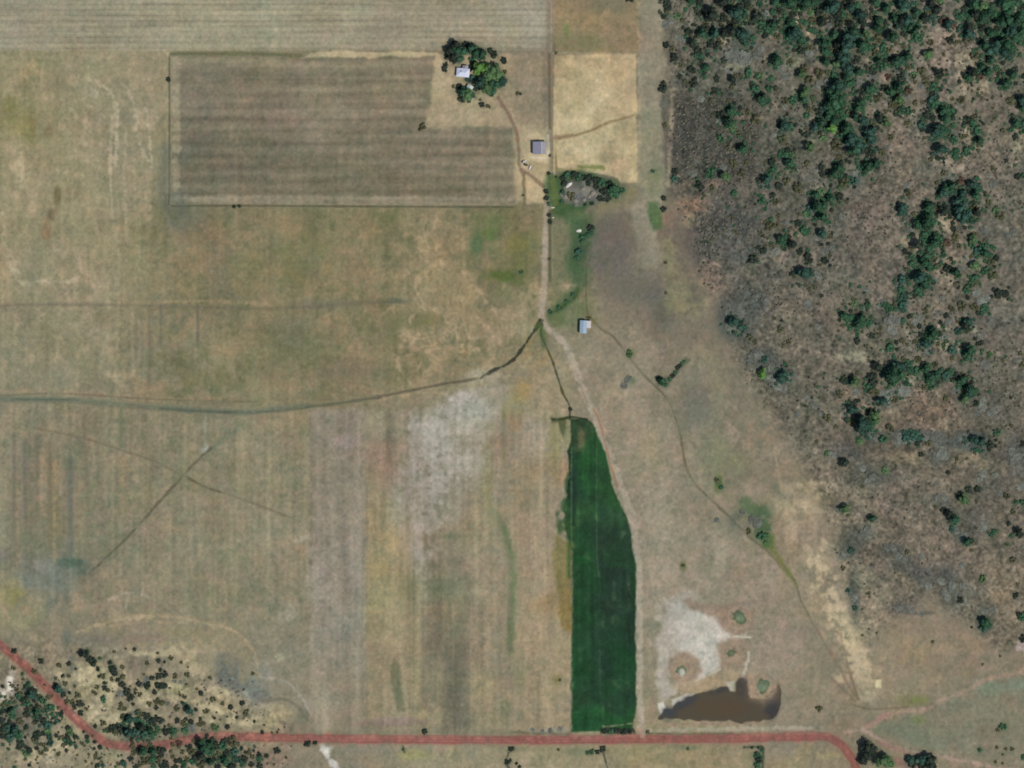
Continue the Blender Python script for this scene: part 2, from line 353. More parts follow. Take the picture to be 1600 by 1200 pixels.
for x, y0, y1, c in [(212,478,560,(112,108,92)),(222,480,570,(118,112,94)),(233,478,600,(106,104,88)),(251,478,540,(108,106,90)),(308,478,540,(96,98,86)),(205,500,560,(146,136,104)),(68,480,570,(150,140,112)),(90,490,560,(150,138,112))]:
    line([(x,y0),(x+1,(y0+y1)/2),(x,y1)], 4, c, f=4, a=.45, wob=1.2)
# light loops left by machinery in the western meadow
for pts, w, a in [([(142,126),(158,132),(176,150),(182,180),(180,260)],5,.4),([(190,130),(202,145),(210,170),(214,210),(230,250)],4,.35),([(150,160),(135,175),(132,230)],4,.25),([(228,160),(232,200),(238,260)],3,.35),([(10,400),(30,440),(55,440),(120,436),(124,400)],5,.35),([(176,180),(172,260),(176,330),(186,400)],4,.3),([(196,200),(194,300),(200,380)],4,.25),([(5,330),(10,380),(28,425)],4,.3)]:
    line(pts, w, (174,162,134), f=4, a=a * 1.5, wob=1.6)
for x, y, rx, ry, c, a in [(148,146,9,7,(168,160,136),.6),(30,265,9,26,(178,164,130),.6),(96,268,10,5,(170,156,122),.5),(90,308,6,16,(110,104,76),.7),(80,335,7,9,(108,100,76),.8),(72,365,8,16,(130,106,80),.6),(75,205,8,10,(124,112,84),.6),(48,200,10,24,(120,116,78),.5),(15,170,14,16,(116,114,74),.5),(90,130,20,14,(118,118,86),.4),
   (42,345,10,8,(140,138,104),.5),(20,185,26,30,(128,124,80),.4),(55,115,18,12,(160,144,108),.5),(110,125,8,8,(166,150,118),.5),(140,350,50,40,(142,136,104),.5),(60,590,60,20,(132,130,106),.5),(0,400,14,60,(158,142,110),.5),(220,420,40,60,(132,126,96),.4)]:
    blob(x, y, rx, ry, c, a)

# lower left meadow
for x, w, c, y0, y1, a in [(22,5,(118,112,96),680,830,.5),(28,4,(142,126,102),720,880,.35),(38,6,(112,110,98),690,800,.5),(55,5,(118,110,90),680,820,.4),(65,6,(148,131,104),690,800,.45),(78,5,(120,108,84),690,860,.5),(86,6,(152,134,98),720,880,.4),
   (110,10,(102,106,96),720,870,.55),(118,5,(138,130,102),760,880,.4),(135,5,(128,118,96),700,860,.3),(192,5,(148,130,98),720,800,.4),(205,5,(146,138,108),720,820,.4),(165,4,(120,116,98),800,860,.4),(230,8,(142,130,102),700,780,.3),(330,10,(132,122,100),780,900,.3),(352,4,(144,138,108),900,1000,.35),(250,5,(140,134,104),900,960,.4),(310,16,(122,120,94),880,960,.35)]:
    line([(x,y0),(x+.5,(y0+y1)/2),(x,y1)], w, c, f=w*.8, a=a, wob=1.6)
line([(-60,612),(60,611),(140,615),(240,622),(360,626)], 6, (156,136,110), f=5, a=.45, wob=1.4)
line([(0,618),(100,615),(250,624),(400,628)], 2.4, (110,104,84), f=2, a=.5, wob=1)
line([(485,640),(486,800),(485,880)], 3, (118,114,94), f=3, a=.4)
line([(320,642),(320,700)], 4, (148,148,126), f=3, a=.75, wob=.8); blob(319,701,6,6,(162,162,146),.8)
line([(325,640),(325,690)], 3, (104,112,90), f=3, a=.4); line([(189,640),(189,700)], 5, (112,116,92), f=4, a=.6, wob=1.2); blob(190,703,6,5,(142,144,118),.6)
line([(370,672),(345,690),(330,702)], 7, (112,118,96), f=6, a=.5, wob=1.4)
line([(330,700),(300,727),(285,744),(240,794),(200,838),(150,886),(138,897)], 3.2, (90,90,74), f=3, a=.85, wob=1, piece='ditch', z=-.15)
line([(60,670),(110,680),(150,690),(185,702),(240,720),(280,740),(320,760),(355,772),(400,788),(470,815)], 2.6, (106,100,80), f=3, a=.45, wob=1)
line([(285,742),(320,761),(345,769)], 3.2, (92,92,72), f=2.6, a=.5, wob=1)
for x, y, rx, ry, c, a in [(112,880,24,8,(78,96,80),.8),(130,893,18,8,(88,104,88),.7),(60,905,40,16,(122,126,114),.6),(70,885,24,10,(134,134,122),.5),(100,905,30,20,(118,122,108),.5),(0,875,20,14,(110,106,98),.5),(98,955,4,12,(112,116,100),.4),(104,1000,7,16,(104,110,98),.6),(120,940,12,14,(158,138,112),.5),(40,955,14,10,(158,138,108),.5),
   (150,1000,36,10,(120,116,102),.6),(215,1035,22,14,(118,110,94),.7),(360,1045,24,22,(104,108,98),.85),(385,1065,26,20,(120,124,114),.8),(395,1080,12,12,(142,148,138),.6),(410,1085,14,10,(104,110,98),.6),(475,1120,12,14,(112,112,96),.6),(15,920,18,20,(142,134,98),.6),(25,935,14,14,(128,126,84),.6),(230,1000,40,8,(136,122,104),.6)]:
    blob(x, y, rx, ry, c, a)
line([(130,985),(180,968),(230,962),(280,964),(330,975),(370,990),(395,1020)], 7, (152,138,106), f=6, a=.55, wob=1.4)
line([(170,978),(230,972),(300,974)], 3, (160,144,116), f=3, a=.5, wob=1)
line([(-10,940),(6,952),(14,966)], 3, (168,146,116), f=3, a=.7)
line([(200,1010),(270,1006),(330,1012)], 5, (150,140,108), f=5, a=.4, wob=1.4); line([(170,937),(200,926),(220,928),(236,936)], 3, (158,150,128), f=3, a=.5, wob=1)
line([(196,948),(200,932)], 4, (156,148,126), f=3, a=.5)
line([(460,845),(478,840),(495,848),(500,860)], 5, (158,150,128), f=4, a=.6, wob=1.4); blob(472,862,7,10,(146,128,100),.6); blob(450,960,20,14,(150,146,128),.5); blob(435,1028,14,6,(160,154,126),.6,-20)
line([(400,1058),(440,1066),(462,1080),(478,1100),(492,1128),(500,1144)], 4, (142,138,120), f=4, a=.6, wob=1.4)
line([(400,1095),(440,1098),(470,1112)], 5, (138,128,112), f=4, a=.5, wob=1.2)
blob(350,1110,30,20,(166,156,122),.4); blob(165,1060,20,30,(172,162,126),.6); blob(190,1130,30,20,(160,154,122),.5); blob(270,1075,26,8,(172,164,120),.6); blob(225,1080,8,14,(168,160,118),.6); blob(430,1125,18,10,(172,158,118),.6)
blob(16,1070,6,20,(214,208,194),.95); blob(2,1086,10,10,(190,184,168),.8); blob(76,1183,7,6,(184,176,150),.8); blob(352,1195,6,5,(160,168,128),.7)

for x, y, rx, ry, rot in [(170,1075,12,26,0),(135,1060,14,20,0),(150,1110,12,20,20),(185,1125,18,10,0),(225,1085,10,12,0),(265,1070,22,6,0),(275,1090,20,8,10),(215,1020,14,5,0),(255,1020,30,7,-10),(300,1040,10,24,0),(330,1110,26,8,20),(375,1125,26,8,10),(100,1060,16,10,0),(120,1105,8,16,30),(340,1080,16,6,20),(60,1180,26,10,0),(95,1160,10,8,0)]:
    blob(x, y, rx, ry, (172,161,128), .6, rot, .8)
for x, y, rx, ry, rot in [(352,1035,10,12,0),(365,1052,15,11,20),(350,1050,10,8,0),(385,1068,14,8,20),(372,1070,10,8,0),(400,1086,10,6,30),(350,1062,8,8,0)]:
    blob(x, y, rx, ry, (106,108,98), .6, rot, .8)
line([(120,988),(170,972),(230,963),(280,965),(330,976),(368,988),(392,1010),(402,1035),(404,1055)], 3.4, (164,150,122), f=3, a=.75, wob=1.2)
poly([(300,975),(372,990),(400,1030),(385,1045),(362,1025),(340,1005),(260,995),(250,985)], (148,138,106), f=10, wob=3, a=.5)
line([(404,1058),(440,1062),(462,1078),(480,1105),(494,1132),(503,1146)], 3, (156,150,134), f=2.6, a=.8, wob=.8)
line([(412,1096),(440,1092),(462,1102),(480,1124)], 5, (110,106,90), f=4, a=.6, wob=1.2)
# centre: long strips laid out north to south
def strip(x0, x1, y0, y1, pts, f=9):
    pts = [(x, y, *(.8 * q + .2 * w for q, w in zip(c3, (145, 136, 114)))) for x, y, *c3 in pts]
    idw(pts, [(x0,y0),(x1,y0),(x1,y1),(x0,y1)], f=f, wob=1.2)
strip(486,573,640,1150,[(500,660,144,135,118),(530,700,142,132,115),(560,660,140,130,112),(500,750,138,129,110),(540,800,142,134,116),(530,900,146,138,122),(560,850,147,138,122),(500,950,144,137,120),(540,1000,142,135,118),(520,1080,142,134,114),(560,1080,142,132,110),(500,1120,144,136,115)])
strip(572,645,640,1150,[(590,660,140,132,108),(590,700,138,124,104),(580,760,148,136,108),(590,800,154,141,108),(600,860,160,146,110),(600,920,154,144,108),(600,980,150,138,106),(600,1040,148,134,106),(590,1100,152,138,108),(620,720,146,132,108),(640,1100,146,134,108)])
strip(640,662,640,1150,[(650,640,150,140,120),(650,750,154,144,126),(650,850,156,148,128),(655,950,150,142,112),(655,1020,156,146,112),(650,1100,150,138,106)])
strip(660,732,640,1150,[(690,660,160,152,134),(690,720,154,146,128),(690,790,150,140,122),(700,850,134,124,102),(680,850,130,122,98),(700,950,134,124,98),(680,950,130,126,98),(715,900,128,116,98),(680,1050,138,130,102),(710,1000,118,110,92),(712,1080,110,108,90),(712,1120,116,112,94),(680,1120,142,132,102)])
strip(730,806,600,1150,[(740,660,162,154,136),(745,700,150,142,122),(740,800,144,136,108),(760,830,146,138,110),(760,900,146,132,110),(760,950,144,132,108),(750,1000,146,134,110),(750,1080,150,140,112),(780,1050,146,132,106),(760,1120,148,138,108),(790,700,146,132,108),(790,900,146,136,110)])
strip(800,893,560,1150,[(830,620,152,138,108),(850,640,154,140,112),(820,680,156,144,124),(850,700,150,138,118),(870,740,156,138,112),(850,760,152,138,114),(820,800,150,136,110),(850,820,156,138,114),(860,880,160,140,112),(840,920,164,144,116),(870,950,150,128,92),(840,1000,162,144,114),(850,1060,160,143,112),(830,1100,158,144,116),(870,1120,150,138,110),(880,1000,156,142,110),(810,950,134,132,104)])
for x in (573, 646, 661, 733):
    line([(x,760),(x,1145)], 1.6, (124,116,96), f=1.6, a=.3)
poly([(700,1040),(732,1000),(733,1140),(694,1140),(697,1000)], (108,106,90), f=8, wob=1.4, a=.5)
poly([(617,1030),(624,1040),(628,1080),(632,1110),(622,1110),(614,1080),(611,1040)], (100,104,80), f=6, wob=1.4, a=.75)
line([(762,700),(758,760),(770,800),(785,830),(797,860),(803,900),(800,950),(797,1020)], 13, (124,126,94), f=12, a=.55, wob=4, nz=.8 + .3 * N15)
line([(778,800),(790,832),(800,870),(802,910),(800,960),(798,1015)], 8, (98,110,80), f=8, a=.7, wob=2.4, nz=.85 + .4 * N15)
line([(764,665),(764,730),(762,780)], 12, (138,131,98), f=10, a=.4, wob=3)
for x, y, rx, ry, a in [(690,760,20,40,.4),(670,800,20,50,.35),(740,700,30,40,.3),(700,720,30,30,.45),(665,730,20,30,.4),(660,870,12,50,.3),(500,900,20,60,.2)]: blob(x, y, rx, ry, (162,156,142), a, 0, .7)
for x, y, rx, ry, c, a in [(720,640,40,16,(165,159,146),.6),(700,660,26,18,(162,157,143),.5),(680,690,24,28,(166,162,149),.65),(648,665,14,18,(168,162,148),.8),(650,700,12,40,(158,150,134),.7),(720,625,20,14,(176,166,154),.8),(750,640,24,14,(158,154,138),.7),(690,745,16,24,(162,156,142),.6),(640,760,26,40,(156,146,132),.6),(630,800,18,40,(150,144,126),.5),
   (655,850,6,50,(160,152,136),.6),(540,690,20,10,(152,140,130),.5),(600,720,22,30,(140,120,102),.5),(610,840,16,14,(164,144,106),.6),(705,838,14,6,(102,110,84),.6),(730,830,14,20,(140,126,100),.5),(800,660,14,20,(142,120,92),.6),(790,690,20,14,(150,128,104),.5),(788,680,4,50,(118,120,84),.5),(872,740,14,16,(158,128,100),.6),(866,700,10,50,(140,134,92),.5),(845,730,24,14,(138,124,96),.5),
   (820,760,24,30,(142,130,98),.4),(850,650,30,10,(158,146,118),.5),(815,605,14,16,(160,138,92),.6),(840,560,22,24,(154,136,100),.6),(830,535,10,10,(148,128,88),.6),(805,630,16,20,(140,130,90),.5),(640,920,14,18,(124,122,90),.6),(690,920,20,16,(112,114,86),.6),(590,940,16,20,(158,148,110),.5),(598,890,20,14,(160,146,104),.5),(870,1062,10,8,(128,120,78),.6),(812,1060,10,30,(128,126,98),.6),(812,1120,8,12,(112,114,92),.6),(790,1110,10,14,(112,118,92),.5),(735,1125,10,14,(112,114,94),.5),(575,1135,30,8,(128,114,98),.6),(620,1128,40,7,(136,122,110),.6),(755,1070,14,20,(152,144,108),.5),(660,1115,8,8,(170,158,118),.5)]:
    blob(x, y, rx, ry, c, a)
line([(486,1144),(700,1144),(890,1146)], 8, (128,124,102), f=5, a=.5, wob=1.8)
for x, w in ((828,10),(852,8),(868,12)): line([(x,1141),(x+14,1143)], w, (152,146,124), f=4, a=.5, wob=2)
line([(800,1144),(835,1146),(892,1147)], 3, (84,92,70), f=3, a=.6, wob=1.4)

# east of the track
for x, y, rx, ry, c, a in [(955,400,34,44,(106,101,92),.7),(950,355,22,20,(106,100,90),.6),(1000,400,16,40,(120,116,98),.5),(985,450,34,20,(106,104,92),.6),(1035,490,18,20,(100,98,84),.75),(1020,460,20,16,(100,100,90),.6),(960,520,40,16,(142,132,110),.4),(1110,440,22,30,(138,116,100),.5),(1120,470,30,20,(134,116,98),.5),(1080,470,26,26,(132,130,98),.5),
  (1060,450,16,40,(134,128,98),.4),(1170,400,26,12,(98,100,94),.5),(1150,500,28,30,(76,84,78),.8),(1175,470,20,20,(90,94,86),.7),(1190,560,24,16,(86,92,84),.75),(1215,585,26,18,(88,94,86),.75),(1100,560,24,24,(144,134,108),.4),(1090,630,30,34,(112,112,98),.6),(1120,600,10,60,(122,124,98),.4),(1130,720,36,26,(126,126,98),.5),(1110,700,20,26,(120,124,98),.5),(1190,680,26,20,(140,122,100),.5),
  (1200,800,26,20,(128,124,96),.4),(1145,830,14,18,(122,120,100),.5),(1120,820,14,10,(120,118,98),.5),(1185,815,16,28,(92,104,76),.75),(1165,795,14,16,(104,112,84),.6),(1205,850,8,14,(90,108,60),.7),(1122,755,6,12,(86,104,66),.7),(1045,650,16,30,(138,132,110),.4),(980,670,20,14,(140,128,108),.4),(985,595,9,7,(112,118,92),.8),(983,552,8,8,(112,118,90),.8),(1018,700,14,26,(150,142,112),.5),(1067,884,5,8,(108,112,84),.8),
  (1020,800,30,40,(158,148,128),.4),(1010,850,16,40,(154,142,120),.4),(1200,900,20,26,(150,140,124),.5),(1120,850,20,26,(158,150,128),.3),(1230,1000,40,40,(152,136,120),.5),(1180,1010,40,30,(146,132,116),.5),(1300,1040,30,24,(118,116,98),.4),(1260,985,22,16,(130,120,102),.4)]:
    blob(x, y, rx, ry, c, a)
# light gravel wash at the foot of the hill
for x, y, rx, ry, a in [(1250,770,34,10,.32),(1275,758,30,12,.38),(1240,790,26,8,.36),(1270,795,28,8,.3),(1235,830,10,24,.4),(1275,880,14,16,.7),(1290,850,8,10,.6),(1285,900,12,14,.7),(1275,915,8,14,.6),(1298,940,14,22,.8),(1308,975,16,18,.8),(1325,1000,14,24,.85),(1340,1030,18,18,.75),(1345,1045,20,18,.5),(1312,1058,9,8,.7),(1285,935,8,10,.6),(1350,1075,20,20,.4),(1260,860,14,10,.4)]:
    blob(x, y, rx, ry, (178,163,132), a, 0, .5)
poly([(1368,1062),(1377,1062),(1377,1074),(1368,1074)], (204,192,150), f=2.5, wob=.5)
line([(1210,700),(1216,740),(1226,800),(1232,850),(1238,900)], 4, (156,142,114), f=3, a=.55, wob=1)
line([(1032,600),(1042,592),(1050,586),(1058,578),(1068,568),(1074,562)], 5, (84,92,70), f=4, a=.8, wob=1.6)
line([(1045,380),(1044,430),(1048,480)], 14, (128,128,96), f=12, a=.45, wob=3)
# tracks and dry creek
line([(917,350),(916,420),(916,470),(918,492)], 2, (88,88,66), f=1.6, a=.75, wob=.6)
line([(918,490),(930,505),(942,516),(956,524),(968,538),(985,560),(1005,585),(1040,620),(1052,645),(1062,675),(1067,705),(1072,730),(1085,755),(1110,780),(1140,808),(1170,838),(1200,862),(1225,890),(1240,905),(1250,935),(1262,960)], 3, (98,95,76), f=2.6, a=.85, wob=.8, nz=.95 + .3 * N15, piece='dry_creek', z=-.15)
line([(1262,960),(1285,1000),(1310,1040),(1325,1070),(1340,1092)], 3, (124,110,88), f=3, a=.55, wob=1)
line([(1312,980),(1322,1030),(1332,1065),(1341,1092)], 3, (118,102,82), f=3, a=.6, wob=1); line([(1300,1060),(1322,1082),(1336,1096)], 3, (122,108,86), f=3, a=.5)
line([(1205,855),(1225,885),(1245,915)], 6, (112,116,70), f=4, a=.7, wob=1.6)
for x, y, rx, ry, c in [(1175,800,8,6,(82,98,72)),(1182,818,7,8,(74,92,66)),(1195,832,7,7,(78,96,64)),(1160,782,7,6,(96,108,80)),(1168,812,6,10,(104,108,90)),(1204,850,6,7,(84,108,62))]: blob(x, y, rx, ry, c, .6, 0, 1.0)
line([(918,492),(930,505)], 4, (112,104,66), f=3, a=.6)
line([(1065,1100),(1066,900)], 2, (150,142,122), f=2, a=.2)
line([(1060,688),(1115,688)], 1.6, (156,146,124), f=1.6, a=.4)

# wide pale farm track from the barn to the red road
TR = [(856,318),(854,345),(852,400),(850,450),(847,480),(848,500),(856,513),(872,527),(884,540),(893,560),(902,585),(912,610)]
line(TR, 10, (166,152,132), f=4, a=.95, wob=.7, piece='farm_track')
line([(859,330),(859,440)], 4.5, (88,88,66), f=3, a=.85, wob=.8); line([(863,345),(863,430)], 2, (140,134,108), f=2, a=.4)
line([(912,610),(925,640),(940,680),(952,712),(968,755),(985,800),(993,840),(998,880)], 11, (164,152,132), f=5, a=.85, wob=1, piece='farm_track')
line([(998,870),(999,1000),(1000,1100),(1002,1146)], 10, (168,158,138), f=4, a=.85, wob=.8, piece='farm_track')
line([(1007,880),(1007,1000),(1008,1100)], 3, (142,130,108), f=3, a=.4, wob=1); line([(905,600),(918,630)], 2, (142,122,98), f=2, a=.5)

line([(928,640),(935,655),(945,690),(955,730),(965,760)], 3, (150,112,86), f=2.6, a=.8, wob=.8, piece='farm_track')
# alkali flat, pond and its islets
poly([(1030,980),(1045,950),(1062,935),(1068,950),(1080,955),(1115,952),(1130,975),(1150,993),(1172,996),(1150,1000),(1120,1015),(1128,1042),(1090,1066),(1070,1062),(1040,1055),(1028,1010)], (176,168,153), f=14, wob=5, a=.95, piece='alkali_flat')
poly([(1030,985),(1046,980),(1060,1005),(1052,1030),(1046,1060),(1062,1070),(1060,1086),(1040,1094),(1028,1090),(1027,1040)], (174,166,151), f=9, wob=4, a=.8)
blob(1045,1040,10,40,(170,162,146),.5,0,.8); blob(1042,960,14,24,(164,158,146),.4,0,.8)
poly([(1060,965),(1082,952),(1112,962),(1122,975),(1140,988),(1150,994),(1128,1000),(1118,1012),(1128,1040),(1092,1062),(1096,1050),(1075,1025),(1050,1010),(1045,985)], (186,179,165), f=6, wob=2.4)
poly([(1030,1000),(1050,985),(1060,1020),(1050,1060),(1040,1100),(1028,1105),(1030,1050)], (170,162,146), f=10, wob=4, a=.6)
poly([(1045,950),(1068,925),(1085,920),(1100,950),(1070,960)], (162,158,146), f=10, wob=4, a=.5)
blob(1075,985,22,20,(190,184,170),.6,0,.5); blob(1105,1000,20,16,(192,186,172),.6,0,.5); blob(1110,1035,12,16,(190,184,170),.6,0,.5)
poly([(1068,938),(1110,945),(1150,940),(1178,955),(1176,980),(1150,994),(1128,978),(1118,960),(1080,952)], (144,124,106), f=7, wob=2, a=.85)
poly([(1120,1005),(1150,998),(1175,1000),(1172,1030),(1150,1050),(1120,1052),(1128,1030)], (150,132,112), f=6, wob=2, a=.8)
poly([(1045,1028),(1070,1020),(1092,1030),(1096,1050),(1080,1062),(1050,1062),(1042,1045)], (146,126,106), f=6, wob=2, a=.85)
poly([(1082,1066),(1140,1045),(1160,1050),(1150,1066),(1100,1082),(1060,1082),(1040,1072)], (168,148,118), f=6, wob=2, a=.8)
line([(1148,994),(1172,996)], 3, (192,186,166), f=2, a=.9); line([(1086,1064),(1104,1056),(1125,1046)], 3, (186,178,156), f=2.5, a=.8)
line([(1170,1020),(1166,1040),(1160,1060)], 5, (186,180,160), f=3, a=.85, wob=1)
poly([(1048,1092),(1075,1084),(1085,1084),(1060,1100),(1050,1104)], (190,184,166), f=3, wob=.8)
poly([(1030,1000),(1042,1000),(1044,1028),(1040,1062),(1046,1070),(1060,1074),(1052,1086),(1036,1092),(1028,1080)], (176,168,152), f=8, wob=3, a=.55)
for pts in ([(640,600),(620,560),(640,530),(690,520),(720,540)],[(700,380),(720,420),(760,470),(800,520)],[(690,400),(705,450),(750,500),(790,545)],[(640,500),(660,480),(690,490),(720,530),(770,560)],[(665,410),(650,450),(670,480)],[(610,545),(640,555),(680,545)]): line(pts, 4, (172,152,122), f=3, a=.5, wob=2, nz=.6 + .5 * N6)
poly([(1026,1098),(1036,1096),(1040,1104),(1036,1120),(1030,1114)], (204,198,182), f=3, wob=.8)
poly([(1134,1066),(1148,1064),(1147,1080),(1138,1078)], (176,172,152), f=3)
poly([(1170,1052),(1190,1050),(1210,1062),(1212,1076),(1195,1088),(1172,1090),(1165,1070)], (158,140,116), f=6, wob=1.4)
line([(1020,1090),(1020,1130),(1040,1132),(1120,1130),(1210,1128)], 5, (146,128,108), f=4, a=.6, wob=1)
sl, s = poly([(1029,1122),(1037,1108),(1050,1106),(1058,1098),(1080,1088),(1110,1078),(1126,1073),(1136,1075),(1139,1081),(1149,1080),(1150,1066),(1156,1062),(1166,1064),(1168,1080),(1172,1092),(1192,1092),(1202,1084),(1212,1076),(1216,1070),(1220,1082),(1219,1100),(1211,1118),(1200,1126),(1160,1127),(1090,1123),(1050,1124)], (78,70,55), f=2.4, wob=1.6, piece='pond_water')
pond = s > 0
q = Z[sl]; q[pond] = -.5
blob(1045,1115,12,10,(58,62,66),.9); blob(1070,1098,18,7,(60,62,64),.8,-28); blob(1120,1080,14,5,(60,60,60),.7,-15); blob(1160,1075,9,14,(62,58,56),.8); blob(1206,1108,9,16,(54,54,56),.7,15); blob(1214,1080,5,12,(78,64,54),.6); blob(1180,1100,10,6,(72,64,52),.5); blob(1130,1105,34,12,(82,68,50),.7)
for x, y, r, c in [(1155,965,11,(104,118,92)),(1143,1021,8,(100,112,88)),(1064,1048,10,(104,116,94)),(1191,1072,13,(104,118,90))]:
    blob(x, y, r + 10, r + 9, (148,130,108), .6)
    s2, d = sd_line([(x, y), (x + .5, y)], 40); d = d + 1.1 * N6[s2] + .9 * N3[s2]; k = np.clip(r * .75 - d, 0, None); Z[s2] += np.clip(.6 * k / r, 0, .35)
    mixin(s2, np.clip((r * .75 - d) / 2 + .5, 0, 1) * .9, np.array(c, float))
    mixin(s2, np.exp(-((d - r * .72) / 1.6) ** 2) * .7, np.array((74,92,64.)))
    mixin(s2, np.exp(-((d - r * 1.6) / 1.6) ** 2) * .35, np.array((168,152,126.)))
    q = R[s2]; q[d < r * .8] = rid('islet')
blob(1066,1051,4,5,(178,174,158),.9); blob(1156,966,5,3,(132,142,114),.7); blob(1190,1074,6,5,(112,126,104),.6)
line([(1012,1142),(1100,1140),(1200,1138),(1270,1137)], 6, (166,158,136), f=4, a=.75, wob=1)
line([(1010,1146),(1080,1147),(1145,1146)], 2.6, (70,74,52), f=2, a=.9, wob=.8)
line([(1160,1146),(1300,1144),(1340,1152)], 3, (140,120,98), f=3, a=.5)

# green irrigated crop
CROP = [(893,656),(917,654),(926,662),(932,677),(945,707),(952,735),(960,765),(968,785),(978,805),(985,830),(988,860),(994,880),(994,1000),(994,1100),(990,1128),(988,1142),(893,1143),(894,1000),(894,860),(891,845),(884,834),(881,815),(882,802),(884,785),(886,772),(888,752),(892,745),(888,700),(892,690)]
poly([(891,740),(892,860),(880,842),(870,834),(866,815),(871,800),(876,784),(882,772),(884,750)], (62,86,56), f=5, wob=2.2, a=.9, nz=.85 + .4 * N6)
sl, s = sd_poly(CROP, 8); s = s + .7 * N3[sl] + .5 * N6[sl]
poly([(860,652),(915,653),(900,662),(893,690),(886,690),(876,672),(872,660),(862,660)], (74,82,54), f=4, wob=1, a=.85)
idw([(905,665,44,62,44),(920,668,52,72,48),(905,690,70,78,54),(920,700,40,76,44),(900,720,34,52,44),(915,730,38,78,42),(935,720,40,78,44),(897,760,34,52,44),(920,770,44,74,48),(945,760,44,78,46),(895,800,44,76,48),(925,800,40,66,48),(960,800,46,72,48),(878,820,54,84,48),
(910,850,36,66,44),(920,900,38,68,44),(910,880,34,80,42),(935,850,40,56,46),(960,860,44,64,46),(965,900,38,56,46),(985,890,40,76,44),(910,950,36,70,42),(925,1000,38,68,44),(965,950,38,60,46),(985,960,44,66,46),(960,1000,36,58,46),(985,1010,34,70,42),
(905,1050,34,70,42),(925,1050,36,68,42),(960,1060,38,60,48),(985,1060,36,68,44),(905,1110,40,72,46),(935,1110,44,68,48),(965,1100,38,62,46),(985,1110,38,74,44),(915,1135,36,78,46),(960,1130,40,84,46)], CROP, f=3, wob=1.1, piece='green_crop', p=3)
Z[sl] += .6 * np.clip(s / 1.5 + .5, 0, 1)
blob(912,722,10,30,(40,84,46),.4); blob(918,755,12,22,(40,84,46),.4); blob(908,685,5,16,(96,92,66),.6); blob(983,925,3,20,(84,98,70),.7)
poly([(936,822),(984,822),(990,870),(991,940),(972,960),(937,960)], (40,56,46), f=8, wob=1.2, a=.45)
for pts, w, a in [([(893,690),(893,760),(893,900),(893,1140)],1.8,.4),([(932,690),(932,800),(933,870),(936,900)],1.8,.2),([(937,1000),(938,1100)],2,.15)]:
    line(pts, w, (104,124,88), f=1.6, a=a, wob=.4)
line([(896,740),(897,770),(896,820)], 4, (30,48,42), f=4, a=.6, wob=1)
poly([(866,835),(878,838),(893,850),(893,985),(882,985),(876,960),(866,900)], (118,110,68), f=7, wob=2, a=.75)
poly([(880,920),(893,920),(893,990),(880,985),(872,950)], (134,114,72), f=7, wob=2, a=.6)
line([(889,850),(889,900)], 6, (66,92,48), f=5, a=.6, wob=1)
poly([(938,1138),(990,1138),(992,1146),(938,1147)], (36,48,38), f=3, wob=1)
line([(942,1135),(960,1134),(990,1130)], 2.4, (130,128,100), f=2, a=.6, wob=.6)
poly([(885,656),(891,656),(892,690),(886,702),(882,680)], (152,146,112), f=3, wob=.6, a=.9)

# the long irrigation ditch
DA = [(844,500),(838,512),(828,525),(820,538),(812,548),(803,560),(793,568),(780,574),(770,579),(752,588)]
line(DA, 4.4, (58,60,50), f=2.4, a=.95, wob=1, piece='ditch', z=-.9)
line([(752,588),(730,594),(700,598),(660,606),(620,614),(590,620)], 3.4, (94,90,74), f=3, a=.85, wob=.8, piece='ditch', z=-.4)
line([(590,620),(540,628),(500,633),(450,638),(400,643),(340,643)], 4, (92,96,80), f=4, a=.8, wob=.8, piece='ditch', z=-.35)
line([(480,634),(430,639),(380,644),(300,640),(200,633),(120,626),(60,624),(-60,622)], 8, (106,113,94), f=6, a=.8, wob=1.2, piece='ditch', z=-.25)
line([(360,644),(300,642),(250,638)], 3, (82,92,78), f=3, a=.5, wob=.8); line([(120,625),(80,624),(20,624)], 3.4, (86,98,84), f=3, a=.5, wob=.8)
line([(848,500),(844,520),(850,535),(856,548),(863,565),(868,580),(874,598),(880,615),(887,628),(890,640),(890,655)], 2.6, (66,70,46), f=2.2, a=.9, wob=.7, piece='ditch', z=-.6)
line([(843,512),(848,525),(851,540)], 10, (84,100,64), f=8, a=.7, wob=2)
line([(862,655),(880,654),(891,651),(905,653),(917,655)], 2.6, (52,62,42), f=2, a=.95, wob=.6, piece='ditch', z=-.5)
line([(600,622),(640,616),(690,612)], 3, (162,146,112), f=3, a=.4, wob=1.4)
line([(700,606),(740,602),(770,600)], 4, (150,142,110), f=4, a=.5, wob=1.6); line([(770,590),(800,585),(830,560)], 4, (160,150,122), f=4, a=.4, wob=1.2)
blob(749,585,12,6,(164,156,132),.6)

